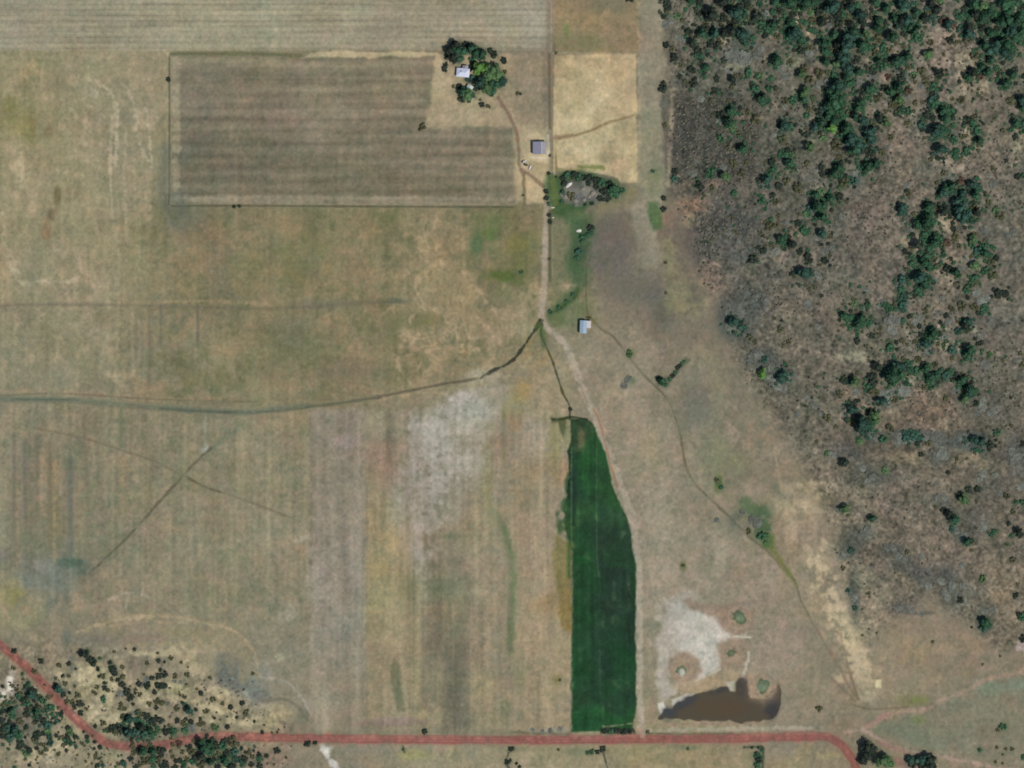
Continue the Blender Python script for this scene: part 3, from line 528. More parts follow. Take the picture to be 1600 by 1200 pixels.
# hill: bare pinkish soil, green-grey grass, sage patches
for x, y, rx, ry, c, a in [(1330,720,40,12,(88,94,90),.2),(1420,682,50,9,(82,90,84),.8),(1360,686,22,10,(92,96,86),.7),(1515,688,30,14,(84,94,88),.8),(1480,690,20,8,(92,98,92),.6),(1470,715,24,14,(96,98,88),.6),(1590,710,20,30,(96,98,92),.6),(1250,620,50,24,(108,104,88),.5),(1345,835,18,12,(100,96,86),.6),(1330,850,24,22,(98,98,86),.6),
  (1390,860,18,8,(92,94,88),.7,),(1410,880,18,12,(96,98,88),.6),(1470,900,40,20,(112,106,96),.5),(1325,700,30,16,(104,100,90),.6),(1360,745,40,18,(110,106,94),.5),(1460,780,24,10,(108,108,96),.5),(1520,820,30,26,(104,100,90),.5),(1550,760,34,26,(108,104,92),.4),(1540,630,40,40,(100,98,88),.5),(1490,930,34,22,(112,110,96),.6),(1410,950,24,10,(104,98,92),.5),(1540,960,14,22,(88,96,84),.6),
  (1335,930,8,40,(86,90,78),.5),(1450,640,40,24,(134,114,94),.5),(1480,660,20,8,(150,136,112),.5),(1500,715,30,10,(160,138,110),.4),(1410,715,40,10,(150,134,106),.5),(1550,730,24,12,(140,128,100),.5),(1400,600,30,10,(160,148,124),.2),(1320,620,20,14,(140,120,100),.5),
  (1175,550,16,12,(138,122,104),.5),(1480,340,18,20,(170,154,126),.8),(1490,400,14,40,(150,132,112),.6),(1430,365,10,8,(176,158,130),.7),(1420,380,16,12,(158,142,114),.6),(1460,60,18,60,(152,134,116),.6),(1500,90,16,12,(160,148,122),.6),(1510,110,14,20,(168,156,128),.5),(1520,130,20,14,(152,134,112),.5),(1485,50,12,40,(158,138,120),.5),(1540,140,10,10,(170,154,124),.4),
  (1570,25,6,5,(170,156,148),.7),(1565,25,8,10,(150,136,124),.6),(1590,22,10,4,(176,166,150),.7),(1550,10,6,14,(150,134,120),.6),(1540,58,6,6,(170,160,140),.6),(1535,50,6,6,(164,150,130),.6),(1245,30,4,20,(162,150,124),.7),(1250,45,8,6,(158,142,114),.6),(1265,60,5,18,(160,144,116),.7),(1280,80,4,20,(166,150,124),.6),(1235,95,16,8,(150,144,112),.6),(1270,110,12,10,(160,120,108),.6),
  (1360,100,6,20,(156,144,116),.5),(1360,10,8,14,(164,140,124),.7),(1390,80,14,8,(166,142,124),.7),(1385,120,12,10,(164,138,120),.6),(1350,40,8,8,(166,156,136),.6),(1320,35,10,4,(156,148,124),.5),(1320,186,8,4,(178,162,148),.8),(1270,190,8,6,(166,142,126),.7),(1325,165,4,10,(160,140,110),.6),(1350,175,14,10,(150,130,110),.5),(1400,200,20,40,(142,124,106),.4),
  (1130,55,10,10,(160,150,120),.6),(1150,105,14,6,(166,160,130),.7),(1105,20,6,20,(156,146,118),.6),(1135,40,8,4,(170,154,122),.6),(1080,10,10,10,(140,128,108),.5),(1135,165,8,8,(148,136,108),.6),(1170,183,16,4,(168,134,118),.6),(1110,285,16,8,(148,124,104),.5),(1070,290,14,8,(132,114,92),.5),(1230,270,16,10,(150,136,108),.4),(1225,390,8,14,(160,136,122),.6),(1205,405,16,5,(152,136,112),.6),(1245,365,12,6,(150,132,108),.5),
  (1085,320,18,16,(140,112,92),.6),(1080,345,14,10,(152,136,104),.4),(1515,225,8,12,(166,142,116),.7),(1510,210,6,14,(162,146,118),.7),(1475,250,16,8,(160,142,120),.5),(1490,265,14,8,(156,144,122),.4),(1410,270,20,40,(134,120,98),.3),(1540,250,30,30,(138,122,104),.4),(1590,220,8,20,(150,142,110),.5),(1520,515,5,6,(170,160,136),.6),(1470,512,14,5,(166,150,130),.7),(1460,530,5,5,(176,166,144),.8),(1475,540,6,6,(172,156,116),.7),(1500,548,5,4,(166,158,138),.7),
  (1435,590,12,8,(176,168,144),.8),(1375,545,10,6,(158,144,118),.5),(1380,580,6,5,(168,150,120),.6),(1330,560,20,14,(150,144,118),.5),(1570,470,8,4,(176,156,136),.7),(1350,640,12,7,(160,140,116),.7),(1368,568,10,8,(150,142,116),.4),(1390,640,20,6,(164,150,126),.5),(1420,598,20,6,(160,150,128),.5),(1600,1010,16,8,(176,158,148),.8),(1595,1070,8,6,(132,146,130),.6),(1430,960,30,30,(128,116,98),.2),(1565,925,14,20,(158,138,106),.4),(1480,1010,50,14,(150,136,108),.4),(1430,1020,20,24,(150,136,106),.4)]:
    blob(x, y, rx, ry, c, a)
for x, y, rx, ry, rot in [(1145,485,18,28,0),(1165,505,14,18,0),(1160,470,12,14,0),(1182,555,20,10,15),(1215,585,22,13,30),(1200,572,16,10,20),(1170,530,8,10,40)]:
    for q in range(2): blob(x, y, rx, ry, (90,92,82), .5, rot, .9)
for x, y, rx, ry, rot in [(1420,682,46,6,0),(1370,684,16,7,10),(1515,688,24,9,12),(1500,682,18,8,0),(1335,845,14,10,-30),(1325,860,12,8,-30),(1395,857,16,5,5),(1410,872,12,6,50),(1425,890,16,10,40),(1450,905,20,12,10),(1345,705,16,8,0),(1470,713,16,9,0),(1480,905,20,12,60),(1410,950,10,5,30),(1440,957,14,3,0),(1540,972,12,16,0),(1332,920,4,12,-15),(1337,945,4,10,0),(1365,745,24,8,0),(1345,735,16,8,-20),(1480,790,16,8,30),(1500,840,12,8,40),(1590,700,10,16,0)]:
    for q in range(2): blob(x, y, rx, ry, (92,92,82), .45, rot, 1.0)
for x, y, rx, ry, a in [(1300,905,7,6,.7),(1276,880,6,5,.6),(1288,892,6,7,.6),(1270,925,7,4,.6),(1300,932,9,12,.9),(1304,958,10,12,.9),(1312,978,12,9,.9),(1322,995,9,12,.9),(1335,1012,12,11,.9),(1330,1030,12,10,.7),(1345,1040,14,9,.7),(1295,845,5,5,.7),(1285,862,6,4,.6),(1268,898,5,4,.6)]:
    blob(x, y, rx, ry, (184,168,136), a, 0, .7)
for x, y, rx, ry, c, a in [(1185,805,14,12,(78,98,72),.6),(1192,825,12,14,(72,94,66),.6),(1200,845,9,12,(78,104,58),.7),(1172,790,12,9,(92,110,78),.6),(1125,755,5,6,(74,96,58),.7),(1150,815,8,14,(100,106,90),.6)]:
    blob(x, y, rx, ry, c, a, 0, 1.0)
# bottom right grassland and pale red tracks
poly([(1345,1122),(1380,1112),(1420,1108),(1455,1098),(1500,1080),(1560,1062),(1620,1045),(1660,1040),(1660,1205),(1600,1196),(1540,1186),(1450,1165),(1380,1150)], (124,124,103), f=16, wob=4, a=.75, piece='grassland', nz=.8 + .3 * N15)
blob(1560,1070,40,16,(116,128,106),.6); blob(1450,1160,30,12,(110,120,100),.5); blob(1430,1095,24,8,(118,124,78),.7); blob(1435,1125,12,6,(112,122,80),.6); blob(1520,1140,50,20,(126,124,104),.5); blob(1400,1140,40,14,(112,118,96),.6)
line([(1350,1140),(1385,1120),(1410,1112),(1445,1108),(1475,1092),(1510,1078),(1540,1062),(1570,1055),(1660,1040)], 7, (160,138,118), f=5, a=.85, wob=1, piece='farm_track')
line([(1355,1132),(1385,1117)], 7, (152,122,110), f=6, a=.5, wob=1.4)
line([(1320,1144),(1350,1142),(1372,1155),(1400,1168),(1450,1178),(1510,1190),(1560,1199),(1660,1215)], 5, (164,144,128), f=4, a=.85, wob=1, piece='farm_track')
line([(1375,1160),(1420,1176)], 8, (150,118,104), f=5, a=.5, wob=1.2); line([(1400,1190),(1440,1200)], 12, (136,100,90), f=8, a=.5, wob=2)
line([(1330,1100),(1360,1108),(1420,1104)], 2, (116,106,84), f=2, a=.6)

# ground south of the road, seasonal washes
line([(503,1163),(508,1175),(516,1188),(530,1205)], 9, (188,184,172), f=4, a=.95, wob=1.6)
blob(512,1172,7,9,(206,204,192),.8)
for x, y, rx, ry, c, a in [(650,1180,24,8,(150,148,98),.5),(705,1180,6,14,(168,158,120),.6),(690,1172,10,6,(156,134,116),.4),(820,1190,14,12,(164,152,128),.5),(845,1195,10,14,(146,150,120),.5),(860,1192,10,10,(164,154,130),.5),(800,1170,30,6,(120,124,98),.5),(1075,1168,16,4,(112,120,92),.6),(1050,1166,30,5,(118,122,96),.4),(900,1175,20,6,(114,120,92),.5),(1290,1180,16,8,(160,148,108),.5),(410,1180,30,14,(130,112,96),.6),(360,1170,20,8,(148,132,108),.4)]:
    blob(x, y, rx, ry, c, a)
line([(940,1168),(944,1182),(950,1205)], 2.6, (72,76,64), f=2, a=.85, wob=.6, piece='ditch', z=-.4)
line([(1163,1168),(1180,1167),(1191,1168),(1192,1180),(1191,1205)], 3.4, (50,66,48), f=2.4, a=.9, wob=.8)
poly([(1177,1176),(1190,1176),(1191,1204),(1180,1204)], (60,82,62), f=4, wob=1.4, a=.8)
line([(795,1176),(790,1192),(800,1204)], 3, (54,64,54), f=3, a=.8, wob=1)
line([(630,1166),(632,1176)], 3, (78,84,68), f=2.5, a=.8)

# the red dirt road
RED = [(-60,952),(-20,990),(0,1007),(25,1028),(50,1051),(75,1076),(95,1099),(115,1120),(140,1142),(160,1157),(180,1164),(215,1166),(245,1165),(275,1160),(300,1154),(325,1151),(360,1151),(400,1152),(500,1154),(600,1155),(720,1156),(850,1156),(1000,1155),(1120,1154),(1210,1152),(1275,1151),(1298,1154),(1315,1164),(1328,1180),(1338,1200),(1350,1250)]
line(RED, 19, (140,118,98), f=6, a=.5, wob=1.2)
line(RED, 13, (138,92,82), f=3, a=.97, wob=.8, piece='dirt_road', z=.15)
line(RED, 4, (146,96,86), f=5, a=.45, wob=1.2, nz=.7 + .5 * N15)
line([(x, y + 4.4) for x, y in RED], 2.4, (132,80,74), f=2, a=.3, wob=.8, nz=.5 + .8 * N15)
line([(x, y - 4.8) for x, y in RED], 2, (168,124,106), f=2, a=.3, wob=.8, nz=.5 + .8 * N15)
for o_ in (-2.2, 2.4): line([(x, y + o_) for x, y in RED], 1.6, (160,112,98), f=1.6, a=.4, wob=.4, nz=.5 + .6 * N40)
line([(1000,1140),(1004,1150)], 8, (168,140,122), f=4, a=.6)

# ------------------------------------------------------------------ grain: streaks of drilling and mowing, tufts, scrub
def region(pts, f=20):
    m = np.zeros((H, W)); sl, s = sd_poly(pts, f); m[sl] = np.clip(s / f + .5, 0, 1); return m
mE = region(EAST, 24)
mStub = (R == rid('stubble_field')).astype(float); mPlo = (R == rid('ploughed_field')).astype(float)
mPad = (R == rid('paddock')).astype(float); mCrop = (R == rid('green_crop')).astype(float)
mPond = (R == rid('pond_water')).astype(float); mRoad = (R == rid('dirt_road')).astype(float)
mLL = region([(-70,630),(480,645),(480,980),(-70,930)]); mMid = region([(-70,85),(845,325),(845,560),(480,640),(-70,620)])
mStrip = region([(486,640),(893,640),(893,1150),(486,1150)], 8)
mSW = region([(-70,1000),(140,1000),(400,1060),(450,1140),(450,1260),(-70,1260)], 30)
low = 1 - np.clip(mCrop + mPond, 0, 1)
lum = 2.8 * N6 * low + 2.8 * N3 * low + 1.6 * N15 * low + .9 * (NH + NV) * low + 2.4 * NG * low
lum += mE * (5.0 * N6 + 7.0 * N3 + 2 * N15 + 6 * NG) + mSW * (3 * N6 + 3 * N3)
lum += mStub * (2.6 * NH + 1.5 * NH2 - 1.2 * N6)
lum += mPlo * (2.2 * NH + 2.4 * NH2)
lum += mPad * (1.2 * N6 + 3.0 * N15)
lum += (mLL + .5 * mMid) * (2.2 * NV + 1.6 * NV2) + mStrip * (2.2 * NV + 3.0 * NV2)
lum += mCrop * (3 * N3 + 5 * NV + 4 * N6 + 5 * N15 + 3 * NG)
mm = np.clip(.5 * N6 + .5 * noise(4, 14, seed=35) - .9, 0, 1) * mCrop * .22; C += (np.array((92, 104, 72.)) - C) * mm[..., None]
row = np.sin(Y * 2 * math.pi / 8.6 + .12 * N40); lum += mStub * (row + .5 * np.sin(Y * 4 * math.pi / 8.6 + 1)) * 3.6 * (1 + .3 * N40)
row2 = np.sin(Y * 2 * math.pi / 19 + .35 * N40); lum += mPlo * row2 * 5.5
scale = 1 + lum / 128.0
C *= scale[..., None]
hue = (.9 * NR + 1.2 * N6) * low
C[..., 0] += hue * .8 + .3 * NB * low; C[..., 1] -= hue * .5; C[..., 2] += (-.4 * hue - .8 * noise(12, seed=31)) * low
mES = mE * np.clip((Y - 560) / 120, 0, 1) * region([(1200,560),(1300,700),(1330,900),(1350,1010),(1700,1010),(1700,500),(1250,500)], 40)
mM2 = mMid * np.clip((X - 200) / 90, 0, 1)
C *= (1 - .05 * mES - .03 * mM2 - .06 * mE)[..., None]; C[..., 2] -= 2 * mM2; C[..., 0] -= 1 * mM2
C[..., 0] -= mE * 4.0 + mPlo * 2.0; C[..., 1] -= mE * 1.0; C[..., 2] += mE * .5 - mPlo; C *= np.array([.975, 1.0, 1.02])
C = np.clip(C, 4, 250)

# relief of the land: nearly flat west, a gentle rise to the east, rough scrub
hill = 9.0 * np.clip((X - 1060) / 600, 0, 1) ** 1.3 * (1 - .55 * np.clip((Y - 600) / 500, 0, 1))
Zb = hill + .25 * N40 * (1 - mPond) + .3 * mE * N15
Zb = np.where(mPond > 0, 0, Zb)
q = region([(1000,1040),(1250,1040),(1250,1150),(1000,1150)], 40); Zb *= (1 - q)
ZT = Zb + Z + (mE * .22 + mSW * .15) * (.5 * N3 + .3 * N6) + .06 * N3 * (1 - mE) * (1 - mPond) * (1 - mRoad) + .10 * mCrop * NV + .05 * mStub * row
def ground_z(u, v):
    i = int(round((v - V0) / ST)); j = int(round((u - U0) / ST))
    return float(ZT[min(max(i, 0), H - 1), min(max(j, 0), W - 1)])
# ------------------------------------------------------------------ every tree and bush: corner u, corner v, scale, then "x y radius kind"
# kinds: D near-black evergreen, G dark green, B blue green, M mid green, L light green, O olive bush, N brown bush, S grey sage clump
TREES = []
def T(u0, v0, s, txt):
    for e in txt.split(';'):
        p = e.split()
        if len(p) >= 4:
            TREES.append((u0 + float(p[0]) / s, v0 + float(p[1]) / s, float(p[2]) / s, p[3]))
T(1020,0,8,"170 20 45 D;180 95 52 D;470 20 55 G;590 30 50 D;850 40 60 D;1180 10 50 D;1340 50 42 G;1540 30 60 G;310 200 45 M;130 210 35 D;230 260 45 S;170 300 48 S;600 170 42 D;740 200 92 D;690 240 52 D;740 110 32 D;880 235 50 D;990 120 62 D;1040 180 90 B;1140 200 60 G;1090 90 52 D;1300 210 62 D;1240 290 42 D;1510 310 60 G;1430 370 52 G;660 330 50 D;460 400 52 D;620 420 65 G;780 420 65 B;880 430 60 D;1000 400 70 D;1120 450 90 B;1150 540 55 G;1260 470 35 G;1410 440 42 D;1250 560 45 S;170 560 42 D;240 610 35 O;270 710 52 D;490 550 60 D;570 640 50 D;590 700 45 G;720 540 42 D;800 560 45 D;1000 690 100 S;900 750 38 D;1150 720 90 S;1540 780 80 G;490 870 50 D;670 850 65 G;350 820 30 O;330 950 38 D;800 980 42 D;990 985 55 D;1195 900 48 G;1335 960 45 M;1470 985 42 G;960 890 40 S;510 1030 50 D;990 1095 35 O;1280 1110 52 G;1450 1110 42 G;1530 1110 30 O;130 1100 52 D;770 1130 45 D;1360 1180 45 D;130 1040 32 D;1180 60 50 D;1400 180 50 S;1500 150 40 G;1560 450 40 O;1350 620 50 S;1300 700 50 S;550 130 28 D;400 480 40 S;320 470 40 S;1350 300 50 G;1040 260 50 D")
T(1210,0,8,"30 30 40 O;200 40 110 G;400 40 110 G;520 30 60 G;60 130 40 D;330 110 45 M;450 150 45 M;550 160 50 D;250 180 40 D;120 220 50 G;200 290 60 G;10 290 45 D;720 110 90 B;700 50 60 G;790 170 70 D;860 60 42 D;950 110 60 B;1080 190 80 B;1110 270 60 D;960 20 60 D;1020 70 50 G;900 220 45 O;1250 40 62 G;1400 110 72 G;1590 80 60 G;380 280 42 G;480 260 45 O;600 280 60 D;490 380 45 G;790 300 50 D;700 320 42 S;230 360 52 D;250 430 90 B;180 470 52 G;330 500 60 G;960 310 55 D;1000 390 62 G;1310 260 65 G;1290 360 75 G;1500 240 62 G;1540 310 60 B;1470 480 80 G;1290 490 50 O;1360 590 50 G;1440 620 32 O;1260 650 40 O;1140 430 55 M;330 630 52 D;440 600 35 O;440 670 50 S;620 560 80 G;740 440 55 G;580 480 42 G;640 640 60 G;800 570 55 D;920 550 105 B;1100 580 95 G;1180 600 60 G;960 470 70 B;1040 520 50 G;820 680 62 D;860 740 80 B;640 780 62 G;780 810 60 M;920 850 80 B;1050 900 55 G;1030 740 42 D;40 740 60 G;210 770 32 O;370 860 50 O;80 860 50 S;140 950 50 S;330 930 60 M;430 1000 50 O;560 920 55 O;670 910 32 O;750 960 52 G;800 1080 90 B;780 1150 70 G;700 1150 60 G;660 1030 50 S;560 1070 50 S;900 980 55 G;940 1060 50 G;1080 1050 60 S;1300 770 55 G;1360 830 50 M;1400 770 40 D;1520 780 72 G;1580 730 45 D;1230 900 45 D;1220 970 60 S;1420 960 40 N;1580 950 50 D;1210 1110 80 G;1370 1110 50 D;1450 1150 60 G;1540 1080 62 G;1080 1150 50 D;380 1160 70 M;20 1110 32 D;860 180 50 G;1160 340 40 S;1200 200 40 O;620 180 40 O")
T(1400,0,8,"110 60 95 B;430 40 60 D;550 10 42 M;500 130 62 D;440 80 45 B;250 160 55 G;370 230 55 D;430 230 45 B;60 260 70 D;140 270 80 B;170 350 60 G;230 400 70 G;260 470 52 G;590 260 45 N;640 310 60 B;710 330 40 N;850 120 45 D;810 220 50 G;900 210 45 G;960 60 80 G;1070 90 62 M;1000 190 70 D;1100 230 90 G;1170 160 60 G;1080 370 52 D;1340 60 90 G;1400 150 60 G;1480 50 50 G;1570 90 42 D;1540 220 60 G;1400 270 80 G;1510 270 62 G;1320 300 80 G;1250 370 42 D;1440 390 80 B;1560 400 62 G;1180 430 60 G;910 360 60 D;910 430 70 B;880 520 42 O;1260 510 45 D;1040 510 42 D;1110 580 70 G;1230 620 90 B;1380 570 100 G;1350 680 85 B;1440 630 70 G;1530 520 50 G;90 430 40 D;85 580 28 O;140 710 60 G;40 750 60 B;400 690 60 M;430 630 35 D;430 535 40 O;680 500 50 D;590 690 22 N;980 690 55 O;1190 760 60 G;1070 840 55 G;1150 910 62 G;320 890 42 O;230 930 40 M;150 850 30 N;80 950 75 S;530 930 58 D;960 920 60 D;900 980 60 G;1050 970 40 N;1300 880 30 O;1450 950 65 G;1470 880 42 D;1360 1060 70 G;1600 960 42 D;370 1020 45 O;310 1090 52 S;470 1075 52 G;30 1100 70 G;140 1160 45 N;450 1190 40 D;1250 200 50 G;1180 90 40 G;1600 320 50 G;1480 470 60 G;1300 440 50 G")
T(1020,150,8,"1370 40 68 G;1270 40 25 D;980 180 60 G;1010 210 50 G;960 340 82 G;850 230 52 D;800 210 28 D;1090 150 32 D;1190 210 35 N;1290 300 52 O;155 370 28 O;130 110 30 S;850 535 52 M;1070 470 35 O;1130 660 72 G;1190 460 18 O;1510 490 30 S;1590 370 40 D;1590 540 35 G;1010 840 40 O;1170 835 30 O;1490 820 52 D;1495 935 48 G;1425 1050 62 B;730 935 50 G;500 970 50 S;880 890 45 S;900 1010 60 M;1110 970 40 O;580 1105 54 D;745 1150 35 O;1570 1120 42 D;270 940 42 D;265 1030 38 B;600 40 45 S;1020 1190 28 G;730 60 28 O;945 60 30 O;1050 620 30 D;940 650 30 O;1000 400 40 M;830 310 40 S")
T(1210,150,8,"130 60 45 O;120 130 40 S;230 60 50 M;370 50 60 G;390 130 35 D;490 20 30 O;740 90 105 G;820 60 85 G;680 130 75 G;600 170 50 B;820 190 60 G;540 200 50 D;410 250 50 M;670 260 62 G;1080 80 65 G;1040 160 60 G;1010 250 60 G;920 210 30 N;1280 40 42 O;1560 60 60 M;1590 180 50 D;1520 220 35 O;1450 130 30 O;130 380 70 B;180 380 52 G;250 390 38 S;330 440 32 D;390 490 42 D;500 400 58 B;590 340 62 G;760 320 72 G;720 410 62 L;900 410 80 G;860 480 52 G;1110 310 60 B;1230 340 42 O;1320 270 55 D;1390 340 60 M;1190 450 70 B;1190 530 72 B;960 560 92 B;1050 610 95 B;1000 680 80 G;1100 680 62 D;1460 520 35 O;610 530 40 M;100 540 48 O;440 640 62 M;440 600 35 D;770 620 65 O;590 670 25 N;1400 640 30 S;1340 710 38 O;170 690 45 D;130 740 50 G;210 730 45 M;1210 720 52 D;180 850 62 G;230 900 32 D;410 840 35 O;590 890 44 D;590 970 38 D;510 940 30 S;820 840 48 D;800 910 62 G;740 980 62 G;900 800 25 D;1260 850 62 G;1170 890 72 G;1090 900 52 G;890 985 30 D;820 1050 32 D;1030 980 60 S;960 980 48 S;1060 1060 60 S;50 1120 44 D;150 1070 40 O;290 1150 60 O;430 1040 35 S;500 1050 20 S;870 1080 55 O;830 1150 42 M;580 1190 42 M;990 1060 50 B;780 200 60 G;940 470 50 G;700 200 60 G")
T(1400,150,8,"20 60 60 O;120 20 50 S;60 180 52 M;160 195 48 M;240 90 35 O;10 230 40 D;450 40 52 B;490 100 52 G;590 190 70 G;680 190 52 G;620 300 80 G;690 260 50 D;395 250 48 D;460 280 42 D;320 350 48 B;150 340 25 O;500 450 90 B;560 480 60 G;560 400 60 G;705 380 40 G;720 550 50 M;820 510 35 O;700 40 28 O;810 50 45 O;1410 70 42 O;1570 60 62 B;1580 160 60 G;910 310 48 D;960 350 52 G;1010 430 52 G;1040 570 58 G;1490 350 60 G;1590 340 32 B;1480 520 42 D;1330 440 28 N;560 670 72 B;750 700 45 G;740 760 42 G;880 680 50 G;440 790 28 O;950 540 20 N;1200 905 28 O;1520 1010 44 D;1590 1000 32 G;680 1010 50 S;590 970 35 O;520 1080 25 O;690 1130 72 G;620 1160 62 G;930 1110 55 B;1010 1130 45 B;820 1060 45 N;130 1130 45 S;130 1190 30 D;1140 1000 30 S;260 910 25 S;600 1080 40 S;1200 1100 50 S;350 530 25 O")
T(1130,300,8,"140 10 50 M;490 110 50 G;615 50 40 D;660 120 42 O;1160 50 55 G;1340 90 65 G;1460 60 52 D;1180 180 85 G;1260 180 60 G;1030 280 42 M;1200 260 35 G;1150 330 42 G;1250 320 62 G;1480 310 42 S;1350 220 20 O;930 390 44 D;600 340 32 G;690 300 26 O;590 430 55 O;670 410 34 O;780 390 30 S;470 510 26 O;1000 480 50 G;1030 510 38 G;730 590 65 G;870 650 55 D;610 670 30 O;430 690 36 D;500 740 44 D;660 745 50 S;385 845 54 D;965 740 44 D;1060 800 48 D;1270 750 50 S;1280 870 45 D;1240 530 60 B;1340 560 30 O;1160 570 40 S;1010 1020 80 B;1070 990 42 B;1180 1040 50 S;1130 1170 25 O;190 620 30 S;890 1060 25 O;1360 700 40 S;540 370 30 O;1100 190 50 B;1330 30 40 G")
T(1400,300,8,"150 10 42 O;70 200 62 B;80 260 45 B;400 190 70 G;440 160 50 D;600 190 52 D;590 250 62 D;530 30 42 D;600 20 60 B;820 30 55 B;760 120 62 B;1000 50 65 G;800 210 80 B;840 320 90 B;930 340 55 G;1010 250 56 D;970 200 42 O;380 300 62 G;380 390 90 G;260 410 62 G;430 380 52 G;180 490 45 S;200 540 36 D;220 280 32 N;360 540 48 G;705 460 38 D;560 465 22 N;740 550 45 O;490 570 62 G;480 640 82 G;350 620 42 G;260 660 65 D;420 710 52 G;640 630 42 N;720 610 26 O;580 640 35 O;110 740 36 D;200 820 42 G;200 900 48 G;320 750 30 S;790 680 32 O;590 790 42 G;370 820 52 G;360 890 70 G;410 930 60 G;470 840 28 N;560 890 32 G;520 930 38 O;100 1000 40 S;130 980 30 N;650 950 52 D;750 1010 62 G;800 960 42 S;960 600 60 M;960 540 42 O;940 660 50 M;1090 480 50 S;1020 740 52 B;1110 690 50 G;1110 780 60 G;1100 600 20 N;1250 830 40 D;1180 870 45 O;960 860 42 S;980 920 60 M;1120 990 52 G;1200 1040 55 O;980 1080 50 G;980 1140 42 O;300 1080 90 B;350 1140 80 G;260 1030 52 G;80 1090 50 B;60 1180 60 S;160 1100 30 O;490 1110 50 S;470 1140 28 D;1300 300 50 O;1240 230 40 M;1160 130 35 O;1390 545 30 S;1460 510 45 S;900 1190 40 O;780 260 60 B;310 340 50 G;540 600 50 G")
T(1130,450,8,"170 240 60 S;130 420 70 B;190 500 70 S;90 500 60 S;240 500 50 B;60 500 50 S;330 620 38 O;400 680 28 O;370 850 60 S;450 840 55 S;510 900 42 B;340 920 40 S;600 990 50 S;680 1060 60 S;760 1080 60 B;800 1130 50 S;600 1130 50 S;490 1070 60 L;720 1140 70 B;1520 350 60 G;1580 380 45 G;1180 490 38 S;820 675 32 O;715 520 35 O;1510 1150 48 D;1580 1170 32 B;1100 470 25 O;1490 470 25 N;750 710 20 O;220 320 55 S;60 320 50 S;640 380 25 O;1060 220 60 S")
T(1300,440,10.67,"370 360 52 M;590 390 50 G;590 330 35 D;200 560 72 M;500 620 92 G;430 720 88 G;560 680 50 G;480 520 40 D;420 1000 52 D;680 910 50 D;510 840 28 O;850 330 50 S;770 390 50 S;870 390 58 G;950 440 60 G;1050 380 32 N;1150 110 72 G;1180 250 62 B;1170 380 68 B;1200 490 42 B;1280 590 45 D;1180 660 50 G;1440 180 60 G;1540 60 82 B;1550 500 50 O;1480 600 58 S;1390 680 60 S;1450 740 48 D;1490 890 42 D;1570 940 72 G;1170 990 42 O;1380 1010 36 O;960 1100 70 G;1000 650 90 S;1460 1100 36 G;1000 800 80 S;550 130 55 S;920 640 60 S;670 720 30 S;800 790 40 O;1100 650 50 S")
T(1400,450,8,"570 130 32 S;690 260 36 O;820 230 55 O;895 120 30 D;980 240 45 O;1020 320 30 D;1110 270 46 G;1270 60 55 D;1360 70 46 D;880 20 50 M;620 350 36 D;530 320 42 S;555 430 30 D;900 420 56 B;860 480 58 D;770 540 44 B;460 560 72 G;400 590 55 G;610 610 50 S;540 570 34 D;520 700 30 O;370 700 62 B;700 770 52 B;920 780 80 G;880 840 52 G;1050 690 32 D;1050 600 35 S;1165 830 42 M;1180 420 35 S;700 880 30 O;690 740 40 S;265 895 34 O;90 890 30 O;80 660 34 O;235 670 28 O;820 1150 60 G;670 1060 42 G;610 1100 42 D;450 1110 60 B;490 960 36 O;1440 155 22 N;1100 960 60 S;1550 820 30 O;1330 900 22 O;1495 900 35 S;1570 960 30 O;1100 130 60 S;1000 60 50 S;650 420 40 S;400 780 50 S;1040 170 40 S;440 490 30 D;590 720 30 L")
T(1300,550,8,"570 190 66 D;820 180 62 B;920 190 45 B;760 310 112 G;700 270 62 B;860 280 62 G;980 230 45 G;1060 230 50 G;1140 165 42 D;1180 210 60 G;1220 320 62 G;1300 300 56 G;1220 370 50 G;1340 230 25 D;1420 300 50 B;1550 300 42 D;1470 250 42 G;480 290 42 D;140 345 44 M;290 370 62 M;320 260 28 N;520 390 55 D;460 430 50 G;530 500 52 O;650 560 85 S;620 620 60 B;790 590 42 O;900 480 75 S;260 650 46 D;250 720 62 B;500 740 50 D;520 810 72 M;540 870 50 M;350 860 75 D;370 900 100 B;380 950 85 B;450 920 60 G;250 890 42 O;720 945 44 O;40 930 20 N;340 1120 42 M;640 1090 50 M;490 1040 48 S;1420 590 30 O;1410 550 18 O;1590 370 50 G;1560 480 60 S;850 1060 50 S;920 1070 50 B;1000 1080 50 S;1080 1080 45 B;1160 1070 45 S;1260 1070 40 S;1350 1060 40 S;900 1120 35 S;1200 1140 35 O;560 1080 45 S;800 520 50 S;720 500 50 S;700 670 30 S;1080 90 36 O;1050 270 30 N;1150 440 30 O;820 1140 40 S")
